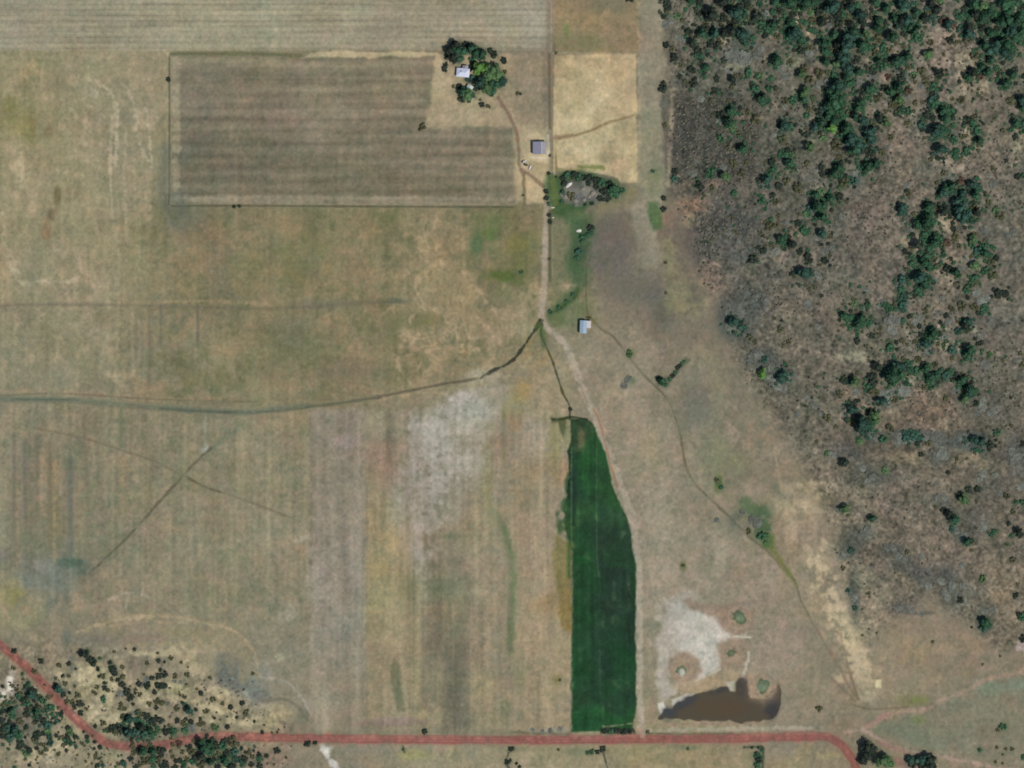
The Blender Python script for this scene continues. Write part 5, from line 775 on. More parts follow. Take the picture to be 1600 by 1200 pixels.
# where each plant stands, in words one can find in the photo
ZONES = [((735,110),'round the farmhouse'),((900,300),'on the rim of the stony knoll'),((857,330),'on the verge of the track by the green hollow'),((915,365),'in the green gully below the knoll'),((880,475),'on the brook by the track bend'),
((1036,318),'on bare ground at the foot of the hill'),((1045,590),'in the small creek north of the crop'),((1180,820),'along the dry creek'),((980,590),'beside the pale shed path'),
((262,124),'on the ditch west of the ploughed field'),((370,322),'on the south edge of the ploughed field'),((660,198),'inside the ploughed field corner'),((808,146),'in the yard east of the farmhouse'),((982,0),'on the paddock line at the top edge'),
((855,255),'by the barn'),((1060,20),'at the top left corner of the hill'),((1060,75),'on the western foot of the hill near the top'),((1040,135),'where the hillside fence strip begins'),((1110,30),'in the first thicket along the top edge'),((1105,60),'in the western upper hill thicket'),((1150,30),'in the blue-green thicket along the top edge'),((1150,65),'in the thicket just below the blue-green belt'),
((1095,110),'above the dark scrub patch'),((1150,110),'north-east of the dark scrub patch'),((1190,20),'in the mixed scrub along the top edge'),((1200,80),'in the open scrub between the upper thickets'),((1195,130),'on the grey slope under the upper thicket'),
((1240,15),'in the big green belt along the top edge'),((1245,55),'in the blue-green stand beside the pale path'),((1285,30),'beside the pale path near the top edge'),((1300,60),'in the middle of the upper hill belt'),((1345,20),'in the blue thicket at the top'),((1340,60),'in the dense heart of the upper belt'),((1310,95),'in the belt below its dense heart'),((1255,110),'on the scrubby slope west of the main belt'),((1330,125),'in the narrow waist of the main belt'),
((1380,20),'left of the bare pink gap at the top'),((1385,60),'in the stand left of the bare pink gap'),((1420,20),'in the teal stand at the top edge'),((1420,50),'in the stand bordering the bare pink gap'),((1375,100),'in the open trees right of the main belt'),((1410,90),'in the bushes below the bare pink gap'),((1370,140),'in the row right of the belt waist'),((1460,15),'in the bare pink gap at the top'),((1480,40),'scattered on the bare pink ground'),
((1460,110),'in the loose trees on pink soil'),((1515,50),'by the square clump of the upper right'),((1530,15),'in the upper right corner wood, west edge'),((1570,10),'in the upper right corner wood at the frame'),((1545,35),'in the middle of the upper right wood'),((1590,40),'at the right frame edge of the upper wood'),((1550,75),'in the south part of the upper right wood'),((1530,110),'below the upper right wood'),((1580,125),'at the right frame edge below the wood'),
((1140,190),'in the tree line crossing the dark scrub'),((1190,160),'on the slope east of the dark scrub'),((1120,225),'at the east rim of the dark scrub patch'),((1055,275),'at the south-west corner of the dark scrub patch'),((1100,280),'at the south rim of the dark scrub patch'),((1160,235),'on the grey-green slope below the crossing tree line'),((1200,260),'on the slope left of the lower belt'),
((1230,160),'in the small trees left of the big green stand'),((1300,160),'in the big green stand of the main belt'),((1340,165),'in the right arm of the main belt'),((1235,200),'in the paired blue-green clump'),((1290,200),'in the bright part of the main belt'),((1340,225),'in the dark blue lower end of the belt'),((1380,190),'on the right flank of the belt'),((1240,245),'in the open scrub left of the belt end'),((1300,265),'in the open ground below the belt'),((1360,260),'in the last curved row of the belt'),((1230,290),'in the scattered bushes below the open scrub'),((1335,280),'in the pale grey tail of the belt'),
((1410,165),'in the bushes at the head of the pink valley'),((1455,175),'at the north tip of the curved stand'),((1475,185),'in the curved stand of the right hillside'),((1465,210),'in the south half of the curved stand'),((1490,225),'below the curved stand'),((1520,200),'in the arc of trees round a sandy hollow'),((1590,170),'at the right frame edge above the plain scrub'),((1585,205),'beside the sandy spot at the right frame'),((1590,275),'at the right frame edge in plain scrub'),((1490,285),'in the small stand above the lower right wood'),((1440,270),'in thin scrub left of the small stand'),
((1195,320),'on the lower left shoulder of the hill'),((1280,315),'in the dark stand left of the bare slope'),((1285,345),'in the green clump beside the bare slope'),((1210,355),'in the loose bushes of the lower left shoulder'),((1220,375),'round the little pink clearing'),((1185,395),'beside the round dark tree of the shoulder'),((1255,365),'between the pink clearing and the bare slope'),((1290,400),'in thin grey scrub at the bare slope foot'),((1260,428),'standing alone below the shoulder bushes'),
((1410,330),'at the right edge of the bare slope'),((1445,340),'in the large green stand right of the bare slope'),((1475,330),'north of the pale sandy clearing'),((1505,330),'in the hooked stand east of the sandy clearing'),((1525,305),'above the hooked stand'),((1465,375),'in the large stand below the sandy clearing'),((1430,385),'on the west side of the large stand'),((1490,370),'in the gap east of the large stand'),((1445,415),'in the tail of the large stand'),((1485,420),'in the crescent clump of the lower stand'),((1520,375),'in the pale bushes of the eastern gap'),((1535,395),'in the north-south row of the lower right hill'),((1545,430),'below the north-south row'),((1570,340),'scattered towards the right frame edge'),((1440,445),'in the twin blue-green trees'),((1410,450),'beside the twin blue-green trees'),
((1155,500),'in the big grey sage patch'),((1180,555),'in the second sage patch below the big one'),((1220,585),'in the third sage patch going south-east'),((1230,510),'on the bare slope right of the sage patches'),((1340,495),'in the green clump on the open lower slope'),((1385,480),'in the ragged clump west of the long row'),((1410,475),'in the long dark row'),((1395,505),'in the grey scrub under the ragged clump'),((1340,530),'in the pair south of the green clump'),((1390,540),'in thin bushes above the last wood'),((1435,500),'east of the long dark row'),((1450,525),'in the green clump with pale rock gaps'),((1490,480),'in bushes on the pale central ridge'),((1535,480),'near the upper bushes of the eastern slope'),((1565,460),'in the pair by the pink spot near the frame'),((1510,505),'in the dark clump by the pale sand spots'),((1515,550),'in the green clump south of the sand spots'),((1570,560),'on the plain eastern slope'),((1490,565),'in the loose trees east of the last wood'),
((1372,575),'at the west tip of the last wood'),((1400,590),'in the last wood of the lower hill'),((1430,580),'in the last wood, middle part'),((1455,590),'in the last wood, eastern part'),((1360,605),'in the bushes below the west tip'),((1330,595),'on the grassy slope west of the last wood'),((1390,620),'in the grey scrub below the last wood'),((1345,650),'in the teal clump with black shade'),((1330,690),'just south of the teal clump'),((1390,665),'near the olive bush by the teal clump'),((1420,682),'in the grey-green hedge across the slope'),((1515,611),'in the round teal trees near the right'),((1480,625),'by the lone small bush of the pink slope'),((1540,635),'in grey scrub below the round teal trees'),((1515,690),'in the dark hedge towards the right frame'),((1555,670),'right of the dark hedge'),((1470,715),'in the grey patch below the hedge'),((1440,710),'as a dark dot below the hedge'),((1480,740),'as a dark dot on the pink slope'),((1320,720),'on the west slope below the teal clump'),((1355,750),'in the faint grey scrub of the pink slope'),
((1500,775),'in the small trees above the diagonal pair'),((1485,805),'in the diagonal dark clump'),((1580,780),'near the right frame in grey scrub'),((1510,845),'at the end of the diagonal clump'),((1560,835),'in the dark pair near the right frame'),((1580,875),'on the pink rise at the right frame'),((1330,800),'on the pale slope near the gravel wash'),((1362,810),'as the lone green bush of the pale slope'),((1340,850),'in the grey patch beside the gravel wash'),((1400,865),'in the grey drift on the pale slope'),((1470,920),'in the broad grey drift'),((1335,940),'along the dark edge of the gravel wash'),((1410,955),'in the small grey drift'),((1500,940),'as a lone dark bush above the square patch'),((1540,975),'in the square green-grey patch'),((1590,950),'at the right frame above the pale tracks'),
((1352,1178),'beside the bend of the red road'),((1385,1190),'right of the big dark tree at the red road'),((1445,1188),'in the blue-black clump under the pale track'),((1565,1137),'in the green meadow at lower right'),((1570,1172),'dotted over the lower right meadow'),
((20,1015),'on the upper bank of the red road'),((62,1035),'on the sandy slope above the red road'),((108,1035),'left of the dark cluster on the sandy slope'),((138,1028),'in the dark cluster on the sandy slope'),((178,1048),'in the black group right of the dark cluster'),((160,1062),'in the thin row right of the sandy bowl'),((188,1065),'in the lower tail of the black group'),((210,1030),'on the bare patch above the lower scrub'),((250,1035),'in the little upright bushes'),((235,1070),'in the dark blue oblong clump'),((275,1030),'in the open bushes left of the grey hollow'),((290,1065),'between the oblong clump and the grey hollow'),((345,1015),'on the rim above the grey hollow'),((312,1083),'on the sand south of the grey hollow'),((370,1105),'on the sandy bank above the straight road'),((345,1135),'near the red road east of the lower scrub'),
((92,1078),'against the red road on its upper side'),((120,1100),'on the inner curve of the red road'),((105,1070),'in the sandy bowl'),((190,1095),'in the green patch of the lower scrub'),((240,1100),'in the ringed olive bushes'),((298,1110),'in the teal square bush group'),((200,1120),'in the upper part of the lower scrub'),((225,1130),'in the dense lower scrub'),((270,1130),'in the right half of the lower scrub'),((300,1140),'in the last bushes before the road hump'),((195,1145),'just above the road dip'),((145,1135),'just above the road on the sand'),((245,1148),'hugging the upper edge of the road'),
((40,1075),'in the first bushes below the road'),((45,1095),'in the blue-green group left of the road'),((20,1112),'in the woods at the left frame edge'),((60,1115),'in the middle of the left wood'),((80,1105),'along the lower side of the road'),((15,1140),'in the dark corner of the left wood'),((45,1135),'south of the middle of the left wood'),((75,1135),'in the right part of the left wood'),((32,1165),'in the southern tip of the left wood'),((55,1172),'at the south edge of the left wood'),((80,1158),'in the blue-green pair of the left wood'),((108,1155),'in the small dark clump left of the road dip'),((135,1155),'by the lower road edge'),((65,1185),'on the pale grass in the lower left'),((100,1175),'on the pale ground below the clump'),((150,1178),'where the bottom scrub begins'),
((225,1172),'in the green hedge under the road'),((285,1160),'on the lower road shoulder'),((300,1175),'in the bottom scrub before the big tree'),((322,1170),'in the big green stand under the road'),((350,1160),'right of the big green stand'),((360,1180),'in the bottom thicket right of the stand'),((240,1190),'in the bottom edge scrub'),((290,1195),'along the bottom edge below the stand'),((330,1192),'at the foot of the big green stand'),((390,1180),'at the end of the bottom thicket'),((410,1180),'in the small group right of the thicket'),((485,1160),'under the road west of the white wash'),((430,1145),'on the upper road verge'),((664,1143),'alone on the upper road verge'),((630,1171),'alone just below the road'),((795,1185),'on the channel below the road'),((940,1173),'at the head of the southern channel'),((1185,1180),'in the green hook below the road'),((962,1142),'in the hedge at the foot of the crop'),((865,1141),'on the verge left of the crop'),((1072,1168),'on the grass south of the road'),((1012,1143),'by the farm track junction'),((874,1062),'in the pinkish strip left of the crop'),((891,640),'at the head of the crop'),((817,525),'on the bend of the irrigation ditch')]
KW = {'D': 'near-black', 'G': 'dark green', 'B': 'blue-green', 'M': 'mid green', 'L': 'bright green', 'O': 'olive', 'N': 'brown', 'S': 'grey-green'}
TREES = [t for t in TREES if -8 < t[0] < 1608 and -8 < t[1] < 1208]
kinds = {'tree': [], 'shrub': [], 'sagebrush': []}
for t in TREES:
    u, v, r, k = t
    c = 'sagebrush' if k == 'S' else ('tree' if (k in 'DGBML' and r >= 5.9) else 'shrub')
    kinds[c].append(t)
print('PLANTS', {k: len(v) for k, v in kinds.items()})
indiv = []; rest = []
for c, l in kinds.items():
    l.sort(key=lambda t: -t[2]); indiv += [(c, t) for t in l[:300]]; rest += [(c, t) for t in l[300:]]
ri = random.Random(3); infill = []
NDN = .8 * noise(34, seed=201) + .6 * noise(12, seed=202)
def noise_at(u, v): return NDN[int((v - V0) / ST), int((u - U0) / ST)]
for u, v, r, k in TREES:
    if k in 'DGB' and r > 5.5 and (u > 1040 and v < 700 or (u < 420 and v > 1080)):
        for j in range((6 if k == 'D' else 9) if u > 1000 else 4):
            a = ri.uniform(0, 6.283); d = r * ri.uniform(.8, 2.3)
            infill.append(('shrub', (u + d * math.cos(a), v + d * math.sin(a), ri.uniform(1.6, 3.8), ri.choice({'D': 'DDGO', 'G': 'GGDMG', 'B': 'BBGD'}[k]))))
for j in range(2600):
    u, v = ri.uniform(1048, 1600), ri.uniform(0, 640)
    if v > 150 and u < 1190 and v < 300 or 1310 < u < 1400 and 290 < v < 440: continue
    if mE[int((v - V0) / ST), int((u - U0) / ST)] < .9 or (u < 1180 and v > 380): continue
    if noise_at(u, v) > ri.uniform(-.2, 1.6) and ri.random() < (1 if v < 330 else .6): infill.append(('shrub', (u, v, ri.uniform(1.3, 3.2), ri.choice('OOOGDDSMN'))))
for j in range(420):
    u, v = ri.choice([(ri.uniform(0, 125), ri.uniform(1070, 1175)), (ri.uniform(150, 410), ri.uniform(1120, 1199))])
    if noise_at(u, v) > -.7 and v > 1030 + .9 * u * (u < 130) and abs(v - np.interp(u, [0,50,95,140,180,250,310,400], [1007,1051,1099,1142,1164,1165,1152,1152])) > 11 and not (u > 320 and v < 1150): infill.append(('shrub', (u, v, ri.uniform(1.6, 3.6), ri.choice('OGDDDBGN'))))
for j in range(260):
    u, v = ri.uniform(20, 400), ri.uniform(1060, 1195)
    if noise_at(u, v) > .1 and v > 1080 + .1 * u and abs(v - np.interp(u, [0,50,95,140,180,250,310,400], [1007,1051,1099,1142,1164,1165,1152,1152])) > 12: infill.append(('shrub', (u, v, ri.uniform(1.3, 3.0), ri.choice('OODDG'))))
rest += infill
def zone(u, v): return min(range(len(ZONES)), key=lambda i: (ZONES[i][0][0] - u) ** 2 + (ZONES[i][0][1] - v) ** 2)
cells = {}
for c, t in indiv:
    z = zone(t[0], t[1]); s = 'small' if (c == 'tree' and t[2] < 7) or (c != 'tree' and t[2] < 4) else ('large' if t[2] > (9 if c == 'tree' else 6) else '')
    cells.setdefault((z, c, t[3], s), []).append(t)
ORD = ['leftmost', 'second from left', 'third from left', 'fourth from left', 'fifth from left', 'sixth from left', 'seventh from left', 'eighth from left', 'ninth from left', 'tenth from left']
NUM = ['', '', 'two', 'three', 'four', 'five', 'six', 'seven', 'eight', 'nine', 'ten', 'eleven']
LONG = set(); nplant = 0
rt = random.Random(5)
for (z, c, k, s), l in cells.items():
    l.sort(key=lambda t: t[0])
    for i, t in enumerate(l):
        noun = {'tree': 'tree', 'shrub': 'bush', 'sagebrush': 'sage clump'}[c]
        d = ' '.join(q for q in (s, KW[k], noun) if q); pl = ' '.join(q for q in (s, KW[k], {'tree': 'trees', 'shrub': 'bushes', 'sagebrush': 'sage clumps'}[c]) if q)
        if len(l) == 1: lab = d + ' ' + ZONES[z][1]
        elif i == len(l) - 1: lab = 'rightmost of the %s %s %s' % (NUM[len(l)], pl, ZONES[z][1])
        else: lab = '%s of the %s %s %s' % (ORD[i], NUM[len(l)], pl, ZONES[z][1])
        if len(lab.split()) > 16: lab = lab.replace(' %s ' % NUM[len(l)], ' ', 1)
        if len(lab.split()) > 16: lab = lab.replace(' of the ', ' of ', 1)
        if len(lab.split()) > 16: lab = lab.replace(' in the ', ' in ', 1).replace(' at the ', ' at ', 1).replace(' on the ', ' on ', 1)
        if len(lab.split()) > 16: LONG.add(ZONES[z][1])
        u, v, r, _ = t; x, y = wx(u), wy(v); g = ground_z(u, v); R_ = r * M * ((1.28 if u < 820 and v < 200 else 1.08 if u > 600 else .95) if c == 'tree' else 1.3 if c == 'shrub' else 1.15)
        rz = rt.uniform(0, 6.283)
        if c == 'tree':
            hz = rt.uniform(.62, .85)
            o = empty('tree', (x, y, g)); o.rotation_euler = (0, 0, rz)
            cr = link_mesh('crown', rt.choice(CV[k]), None, o); cr.location = (0, 0, .35 * R_); ex = rt.uniform(.84, 1.16); cr.scale = (R_ * 1.02 * ex, R_ * 1.02 / ex, R_ * hz)
            tr = link_mesh('trunk', rt.choice(TRM), None, o); tr.scale = (R_, R_, R_ * hz)
        else:
            o = link_mesh('sagebrush' if c == 'sagebrush' else 'shrub', rt.choice(CV['b' + k]), None, None)
            o.location = (x, y, g); o.rotation_euler = (0, 0, rz); h = rt.uniform(.6, .85)
            ex = rt.uniform(.85, 1.15); o.scale = (R_ * 1.1 * ex, R_ * 1.1 / ex, R_ * h * (.8 if c == 'sagebrush' else 1))
        tag(o, lab, {'tree': 'tree', 'shrub': 'shrub', 'sagebrush': 'sagebrush'}[c], {'tree': 'trees of the hillside, farm and roadside', 'shrub': 'bushes of the hillside and roadside', 'sagebrush': 'grey sage clumps of the hillside'}[c])
        nplant += 1
def merged(items, name):
    """items: (mesh verts array, faces, x, y, z, sx, sz, rot) joined into one mesh"""
    VV = []; LL = []; LS = []; n = 0
    for va, fa, x, y, z, sx, sz, a in items:
        ca, sa = math.cos(a), math.sin(a); q = va * np.array([sx, sx, sz]); w = np.empty_like(q)
        w[:, 0] = q[:, 0]*ca - q[:, 1]*sa + x; w[:, 1] = q[:, 0]*sa + q[:, 1]*ca + y; w[:, 2] = q[:, 2] + z
        VV.append(w); LL.append(np.concatenate([np.array(f) for f in fa]) + n); LS.append(np.array([len(f) for f in fa])); n += len(va)
    V = np.concatenate(VV); L = np.concatenate(LL); S = np.concatenate(LS); me = bpy.data.meshes.new(name)
    me.vertices.add(len(V)); me.vertices.foreach_set('co', V.astype(np.float32).ravel())
    me.loops.add(len(L)); me.loops.foreach_set('vertex_index', L.astype(np.int32))
    me.polygons.add(len(S)); me.polygons.foreach_set('loop_start', np.concatenate([[0], np.cumsum(S)[:-1]]).astype(np.int32)); me.update(calc_edges=True)
    return me
def raw(me): return np.array([v.co[:] for v in me.vertices]), [tuple(p.vertices) for p in me.polygons]
RB = {k: [raw(m) for m in CV['b' + k]] for k in 'DGBMLONS'}
byk = {}
for c, (u, v, r, k) in rest: byk.setdefault('D' if k in 'D' else 'B' if k == 'B' else ('S' if c == 'sagebrush' else ('O' if k in 'ON' else 'G')), []).append((u, v, r, k))
STUFFL = {'B': 'small blue-green bushes filling the gaps of the blue-green stands', 'D': 'small dark evergreen bushes scattered between the hillside and roadside trees', 'O': 'small olive and brown bushes scattered between the trees', 'G': 'small green bushes and saplings filling the thickets', 'S': 'small grey sage tufts between the larger clumps'}
for k, l in byk.items():
    me = merged([(*rt.choice(RB[q if q in 'DGBMLONS' else 'O']), wx(u), wy(v), ground_z(u, v), r * M * (1.35 if q != 'S' else 1.15), r * M * 1.0, rt.uniform(0, 6)) for u, v, r, q in l], 'small_bushes')
    tag(link_mesh('small_bushes', me, FM[k]), STUFFL[k], 'bushes', kind='stuff')

# low scrub: countless knee-high tufts over the hill and the sandy slope
rs = np.random.default_rng(12); SC = mat_plain('dry_scrub', (100,97,84), .9, 0, .4, .3); SC2 = mat_plain('dark_scrub', (80,81,72), .9, 0, .4, .3)
tuft = [blobv(random.Random(i), 0, 0, .06, 1, 1, .28, 6, 3, .45) for i in range(5)]; tuft = [(np.array(a), b) for a, b in tuft]
dens = mE * (.16 + .16 * np.clip(N40, -1, 1.5) + .16 * np.clip(N15, -1, 1.5)) * (1 - .8 * np.clip((Y - 620) / 80, 0, 1))
dens += 1.0 * region([(1055,150),(1165,150),(1190,270),(1150,290),(1052,285)], 20) + .5 * region([(1080,330),(1190,320),(1180,400),(1100,410)], 30)
dens += .08 * mSW * (Y > 1060); dens *= 1 - np.clip(mRoad + mPond, 0, 1)
for pass_, (n, mat, lab, rmin, rmax) in enumerate([(7000, SC, 'low dry grey-olive scrub spread over the hillside', .35, 1.6), (3500, SC2, 'low dark scrub tufts between the hillside trees', .6, 1.5)]):
    uu = rs.uniform(-20, 1620, n * 12); vv = rs.uniform(-20, 1220, n * 12)
    dd = dens[((vv - V0) / ST).astype(int), ((uu - U0) / ST).astype(int)]
    keep = np.nonzero(rs.random(n * 12) < np.clip(dd, 0, 1))[0][:n]
    it = [(*tuft[i % 5], wx(uu[i]), wy(vv[i]), ground_z(uu[i], vv[i]) - .1, float(q), float(q) * .8, float(a)) for i, q, a in zip(keep, rs.uniform(rmin, rmax, n), rs.uniform(0, 6, n))]
    tag(link_mesh('scrub', merged(it, 'scrub'), mat), lab, 'scrub', kind='stuff')
# ------------------------------------------------------------------ farm buildings
ROOF_B = mat_plain('weathered_blue_roof', (134,138,158), .7, 0, .10, .8); ROOF_L = mat_plain('pale_blue_roof', (150,172,190), .6, 0, .12, .9)
ROOF_W = mat_plain('pale_metal_roof', (196,204,226), .55, 0, .10, .8); ROOF_G = mat_plain('grey_metal_roof', (138,140,150), .6, 0, .12, .9)
ROOF_T = mat_plain('teal_white_roof', (176,192,190), .6, 0, .12, .9); ROOF_P = mat_plain('pinkish_pale_roof', (186,182,186), .6, 0, .1, .9)
WALL = mat_plain('grey_boards', (150,146,138), .9, 0, .15, 1.2); WALLW = mat_plain('cream_boards', (196,192,178), .85, 0, .08, 1)
DOORM = mat_plain('dark_door', (90,84,78), .8, 0, .1, 1); TRIM = mat_plain('white_trim', (214,214,208), .7, 0, .05, 1)
GLASS = bpy.data.materials.new('window_glass'); GLASS.use_nodes = True
GLASS.node_tree.nodes['Principled BSDF'].inputs['Base Color'].default_value = (.03, .04, .05, 1); GLASS.node_tree.nodes['Principled BSDF'].inputs['Roughness'].default_value = .1
BRICK = mat_plain('chimney_brick', (140,92,78), .9, 0, .15, 2)
def slope(mb, x0, z0, x1, z1, y0, y1, th=.12, rib=.9):
    """a roof pitch from (x0,z0) to (x1,z1), with raised seams"""
    mb.prism([(x0, z0), (x1, z1), (x1, z1 + th), (x0, z0 + th)], y0, y1)
    n = int((y1 - y0) / rib)
    for i in range(n + 1):
        y = y0 + .04 + i * (y1 - y0 - .14) / max(1, n)
        mb.prism([(x0, z0 + th), (x1, z1 + th), (x1, z1 + th + .05), (x0, z0 + th + .05)], y, y + .06)
def opening(parent, name, x, y, z, w, h, face, mat, sub=None):
    """a door or window set 5 cm proud of a wall; face 's','n','e','w'"""
    mb = MB(); t = .05
    if face in 'sn': s = -1 if face == 's' else 1; ya, yb = sorted((y, y + s * t)); mb.box(x - w/2, x + w/2, ya, yb, z, z + h)
    else: s = -1 if face == 'w' else 1; xa, xb = sorted((x, x + s * t)); mb.box(xa, xb, y - w/2, y + w/2, z, z + h)
    o = mb.build(name, mat, parent)
    if sub:
        m2 = MB(); k = .07; y2 = y + (s * t if face in 'sn' else 0); x2 = x + (s * t if face in 'ew' else 0)
        if sub == 'handle':
            if face in 'sn': ya, yb = sorted((y2, y2 + s * .06)); m2.box(x + w/2 - .3, x + w/2 - .2, ya, yb, z + 1, z + 1.25)
            else: xa, xb = sorted((x2, x2 + s * .06)); m2.box(xa, xb, y + w/2 - .3, y + w/2 - .2, z + 1, z + 1.25)
        else:
            for (a0, a1, b0, b1) in ((-w/2 - k, w/2 + k, -k, 0), (-w/2 - k, w/2 + k, h, h + k), (-w/2 - k, -w/2, 0, h), (w/2, w/2 + k, 0, h), (-.03, .03, 0, h)):
                e = s * .03
                if face in 'sn': ya, yb = sorted((y, y2 + e)); m2.box(x + a0, x + a1, ya, yb, z + b0, z + b1)
                else: xa, xb = sorted((x, x2 + e)); m2.box(xa, xb, y + a0, y + a1, z + b0, z + b1)
        m2.build(sub, TRIM, o)
    return o
# barn: ridge runs north to south, dark western pitch, lighter eastern pitch
bz = ground_z(842, 231)
b = tag(empty('barn', (wx(843), wy(231.4), bz)), 'square grey barn with blue-grey metal roof beside the yellowish farm yard', 'barn')
hx, hy = 5.9, 5.6
MB().prism([(-hx, -.6), (hx, -.6), (hx, 3.4), (1.9, 4.6), (-hx, 3.5)], -hy, hy).build('wall', WALL, b)
m = MB(); slope(m, -hx - .35, 3.48, 1.9, 4.64, -hy - .3, hy + .3); m.build('roof', ROOF_B, b, 'darker blue-grey western roof pitch')
m = MB(); slope(m, 1.9, 4.64, hx + .35, 3.34, -hy - .3, hy + .3); m.build('roof', ROOF_G, b, 'lighter grey eastern roof pitch')
m = MB(); m.box(1.75, 2.05, -hy - .32, hy + .32, 4.83, 4.93); m.build('ridge_cap', TRIM, b)
opening(b, 'door', -1.0, -hy, 0, 4.2, 3.2, 's', DOORM, 'handle'); opening(b, 'door', hx, 1.5, 0, 1.1, 2.1, 'e', DOORM, 'handle')
opening(b, 'window', hx, -2.5, 1.3, 1.2, 1.0, 'e', GLASS, 'frame'); opening(b, 'window', -hx, 0, 1.3, 1.4, 1.0, 'w', GLASS, 'frame')
# shed in the middle of the pasture
sz = ground_z(913, 511)
b = tag(empty('shed', (wx(914), wy(511), sz), math.radians(-2)), 'small pale blue-roofed shed alone in dry pasture east of the track', 'shed')
hx, hy = 5.0, 5.8
MB().prism([(-4.6, -.6), (1.4, -.6), (1.4, 3.9), (-1.6, 4.3), (-4.6, 3.5)], -hy, hy).build('wall', WALL, b)
m = MB(); slope(m, -4.9, 3.46, -1.6, 4.34, -hy - .3, hy + .3); slope(m, -1.6, 4.34, 1.7, 3.9, -hy - .3, hy + .3); m.build('roof', ROOF_L, b)
MB().prism([(1.43, -.6), (5.3, -.6), (5.3, 2.3), (1.43, 3.2)], -.6, hy - .15).build('wall', WALLW, b, 'lean-to wall on the east side')
m = MB(); slope(m, 1.72, 3.2, 5.55, 2.34, -.85, hy + .1); m.build('roof', ROOF_P, b, 'pinkish white lean-to roof')
opening(b, 'door', -1.5, -hy, 0, 3.0, 2.8, 's', DOORM, 'handle'); opening(b, 'window', -4.6, 1, 1.3, 1.1, .9, 'w', GLASS, 'frame')
# farmhouse among the trees
hz = ground_z(722, 113)
b = tag(empty('farmhouse', (wx(723.4), wy(113.6), hz), math.radians(-5)), 'bright whitish-blue roofed farmhouse at the west side of the tree grove', 'house')
hx, hy = 5.6, 3.6
MB().box(-hx, hx, -hy, hy, -.5, 2.8).build('wall', WALLW, b)
m = MB(); e = .5; zr = 4.3; A = [(-hx-e,-hy-e,2.75),(hx+e,-hy-e,2.75),(hx+e,hy+e,2.75),(-hx-e,hy+e,2.75),(-2.4,0,zr),(2.4,0,zr)]
m.v = A; m.f = [(0,1,5,4),(1,2,5),(2,3,4,5),(3,0,4),(3,2,1,0)]; rf = m.build('roof', ROOF_W, b)
MB().box(-2.0, -1.3, .6, 1.3, 3.2, 5.0).build('chimney', BRICK, rf)
MB().box(-.6, 4.2, hy + .03, hy + 3.0, -.5, 2.5).build('wall', WALL, b, 'grey wall of the north wing')
m = MB(); m.prism([(-.9, 2.5), (4.5, 2.5), (1.8, 3.5)], hy + .56, hy + 3.3); m.build('roof', ROOF_G, b, 'grey roof of the north wing')
for x in (-4, -1.2, 3.2): opening(b, 'window', x, -hy, .9, 1.1, 1.2, 's', GLASS, 'frame')
opening(b, 'window', -hx, 0, .9, 1.2, 1.2, 'w', GLASS, 'frame'); opening(b, 'door', 1.2, -hy, .05, 1.0, 2.1, 's', DOORM, 'handle')
# outbuilding below the farmhouse
hz = ground_z(733, 138)
b = tag(empty('outbuilding', (wx(733.2), wy(138.6), hz), math.radians(-28)), 'little pale-roofed outbuilding half under the southern farmyard trees', 'outbuilding')
MB().prism([(-2.6, -.5), (2.6, -.5), (2.6, 2.3), (0, 3.1), (-2.6, 2.3)], -3.2, 3.2).build('wall', WALLW, b)
m = MB(); slope(m, -2.9, 2.26, 0, 3.12, -3.5, 3.5, .1); slope(m, 0, 3.12, 2.9, 2.26, -3.5, 3.5, .1); m.build('roof', ROOF_T, b)
opening(b, 'door', 0, -3.2, 0, 1.6, 2.0, 's', DOORM, 'handle'); opening(b, 'window', 2.6, 0, 1.0, .9, .8, 'e', GLASS, 'frame')
# dark open lean-to among the grove, seen as a grey-teal roof between crowns
# ------------------------------------------------------------------ things lying about the yard
RUST = mat_plain('rusty_steel', (110,84,68), .8, .2, .2, 2); TYRE = mat_plain('tyre_rubber', (44,44,44), .9, 0, .1, 2)
PALE = mat_plain('pale_paint', (206,208,208), .6, 0, .08, 2); DARKP = mat_plain('dark_paint', (66,68,74), .6, 0, .1, 2); STONE = mat_plain('pale_stone', (206,204,196), .9, 0, .12, 1.2)
GSTONE = mat_plain('grey_stone', (132,128,118), .9, 0, .2, 1)
def trailer(u, v, rz, label, bed, s=1.0):
    o = tag(empty('farm_trailer', (wx(u), wy(v), ground_z(u, v)), math.radians(rz), s), label, 'trailer', 'trailers in the barn yard')
    m = MB(); m.box(-2, 2, -.95, .95, .75, .85); m.box(-2, 2, -.95, -.89, .85, 1.3); m.box(-2, 2, .89, .95, .85, 1.3); m.box(-2, -1.94, -.89, .89, .85, 1.3); m.build('bed', bed, o)
    MB().prism([(2, .62), (3.3, .55), (3.3, .65), (2, .74)], -.06, .06).build('drawbar', RUST, o)
    for sy in (-1, 1):
        for wx_ in (-.9, .1): MB().wheel(wx_, sy * 1.1, .38, .38, .22).build('wheel', TYRE, o)
    return o
trailer(829, 262, 70, 'pale flat trailer parked below the barn beside the track', PALE)
trailer(821.5, 257.5, -20, 'small dark trailer nearest the curving farm track', DARKP, .9)
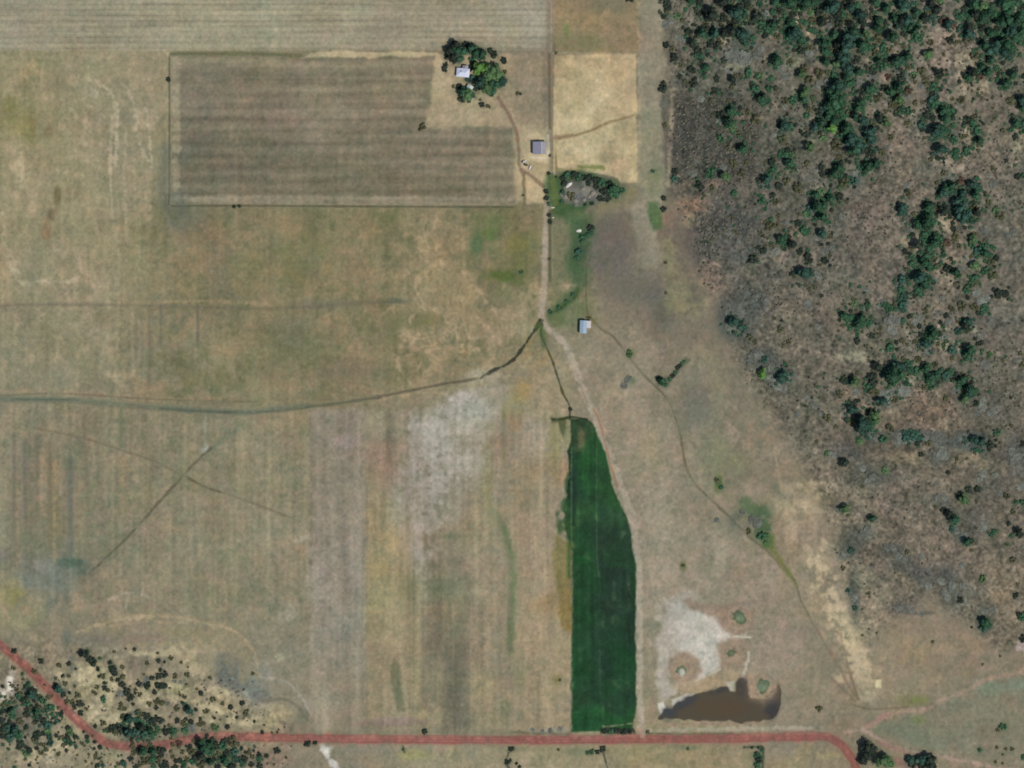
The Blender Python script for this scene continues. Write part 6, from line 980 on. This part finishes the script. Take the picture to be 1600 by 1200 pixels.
# white pickup south of the barn
o = tag(empty('pickup_truck', (wx(818.5), wy(256.5) + 2.5, ground_z(818, 253)), math.radians(15), .9), 'small whitish pickup standing where the curving track meets the barn yard', 'pickup')
m = MB(); m.prism([(-2.5, .45), (2.5, .45), (2.5, 1.0), (1.3, 1.12), (-2.5, 1.05)], -.9, .9); m.build('body', PALE, o)
c_ = MB().prism([(-.7, 1.1), (1.25, 1.14), (.7, 1.72), (-.55, 1.74)], -.78, .78).build('cab', PALE, o)
MB().prism([(.73, 1.73), (1.3, 1.15), (1.33, 1.18), (.76, 1.76)], -.7, .7).build('windscreen', GLASS, c_)
MB().box(-2.4, -.8, -.75, .75, 1.08, 1.12).build('cargo_bed', DARKP, o)
for sx in (-1.6, 1.6):
    for sy in (-.86, .86):
        w_ = MB().wheel(sx, sy, .36, .36, .24).build('wheel', TYRE, o); MB().wheel(sx, sy * 1.15, .36, .18, .04).build('rim', PALE, w_)
for sy in (-.6, .6): MB().box(2.5, 2.54, sy - .15, sy + .15, .75, .92).build('headlight', TRIM, o)
def boulder(u, v, sx, sy, sz, rz, mat, label, seed, grp):
    rr = random.Random(seed); v1, f1 = blobv(rr, 0, 0, .2, 1, 1, .8, 9, 6, .16)
    o = link_mesh('boulder', mesh_from('boulder', v1, f1), None); o.data.materials.append(mat)
    o.location = (wx(u), wy(v), ground_z(u, v)); o.scale = (sx, sy, sz); o.rotation_euler = (0, 0, math.radians(rz)); tag(o, label, 'boulder', grp); return o
G1 = 'pale rocks of the green hollow'
boulder(889.5, 288.5, 3.4, 1.7, 1.4, 38, STONE, 'big bright white rock at the north-west rim of the knoll', 1, G1)
boulder(886.5, 291.5, 1.7, 1.0, .9, 20, STONE, 'smaller white rock touching the lower left of the bright one', 2, G1)
boulder(904.5, 360.5, 2.6, 1.6, 1.0, 10, STONE, 'pale rock beside the dark trees of the green gully', 3, G1)
boulder(863.8, 324.3, 1.9, .7, .6, 0, STONE, 'narrow white slab in green grass just east of the track', 4, G1)
boulder(864.0, 340.0, 1.0, .7, .6, 0, STONE, 'tiny pale stone east of the two dark verge trees', 5, G1)
G2 = 'grey rocks of the stony knoll'
for i, (u, v, s, l) in enumerate([(911,295,2.4,'tall grey rock near the middle of the stony knoll'),(926,302,2.8,'broad light-grey rock on the east side of the knoll'),(921,307,1.8,'small grey rock just below the broad knoll rock'),(884,307,2.2,'grey rock left of the olive bush on the knoll'),(900,314,2.4,'flat grey rock on the knoll south rim'),(913,312,2.0,'dull grey rock in the lower middle of the knoll'),(931,306,1.5,'easternmost small grey rock on the knoll')]):
    boulder(u, v, s, s * .8, s * .5, i * 40, GSTONE, l, 20 + i, G2)
print('OBJECTS', len(bpy.data.objects), 'plants', nplant)
print(LONG)
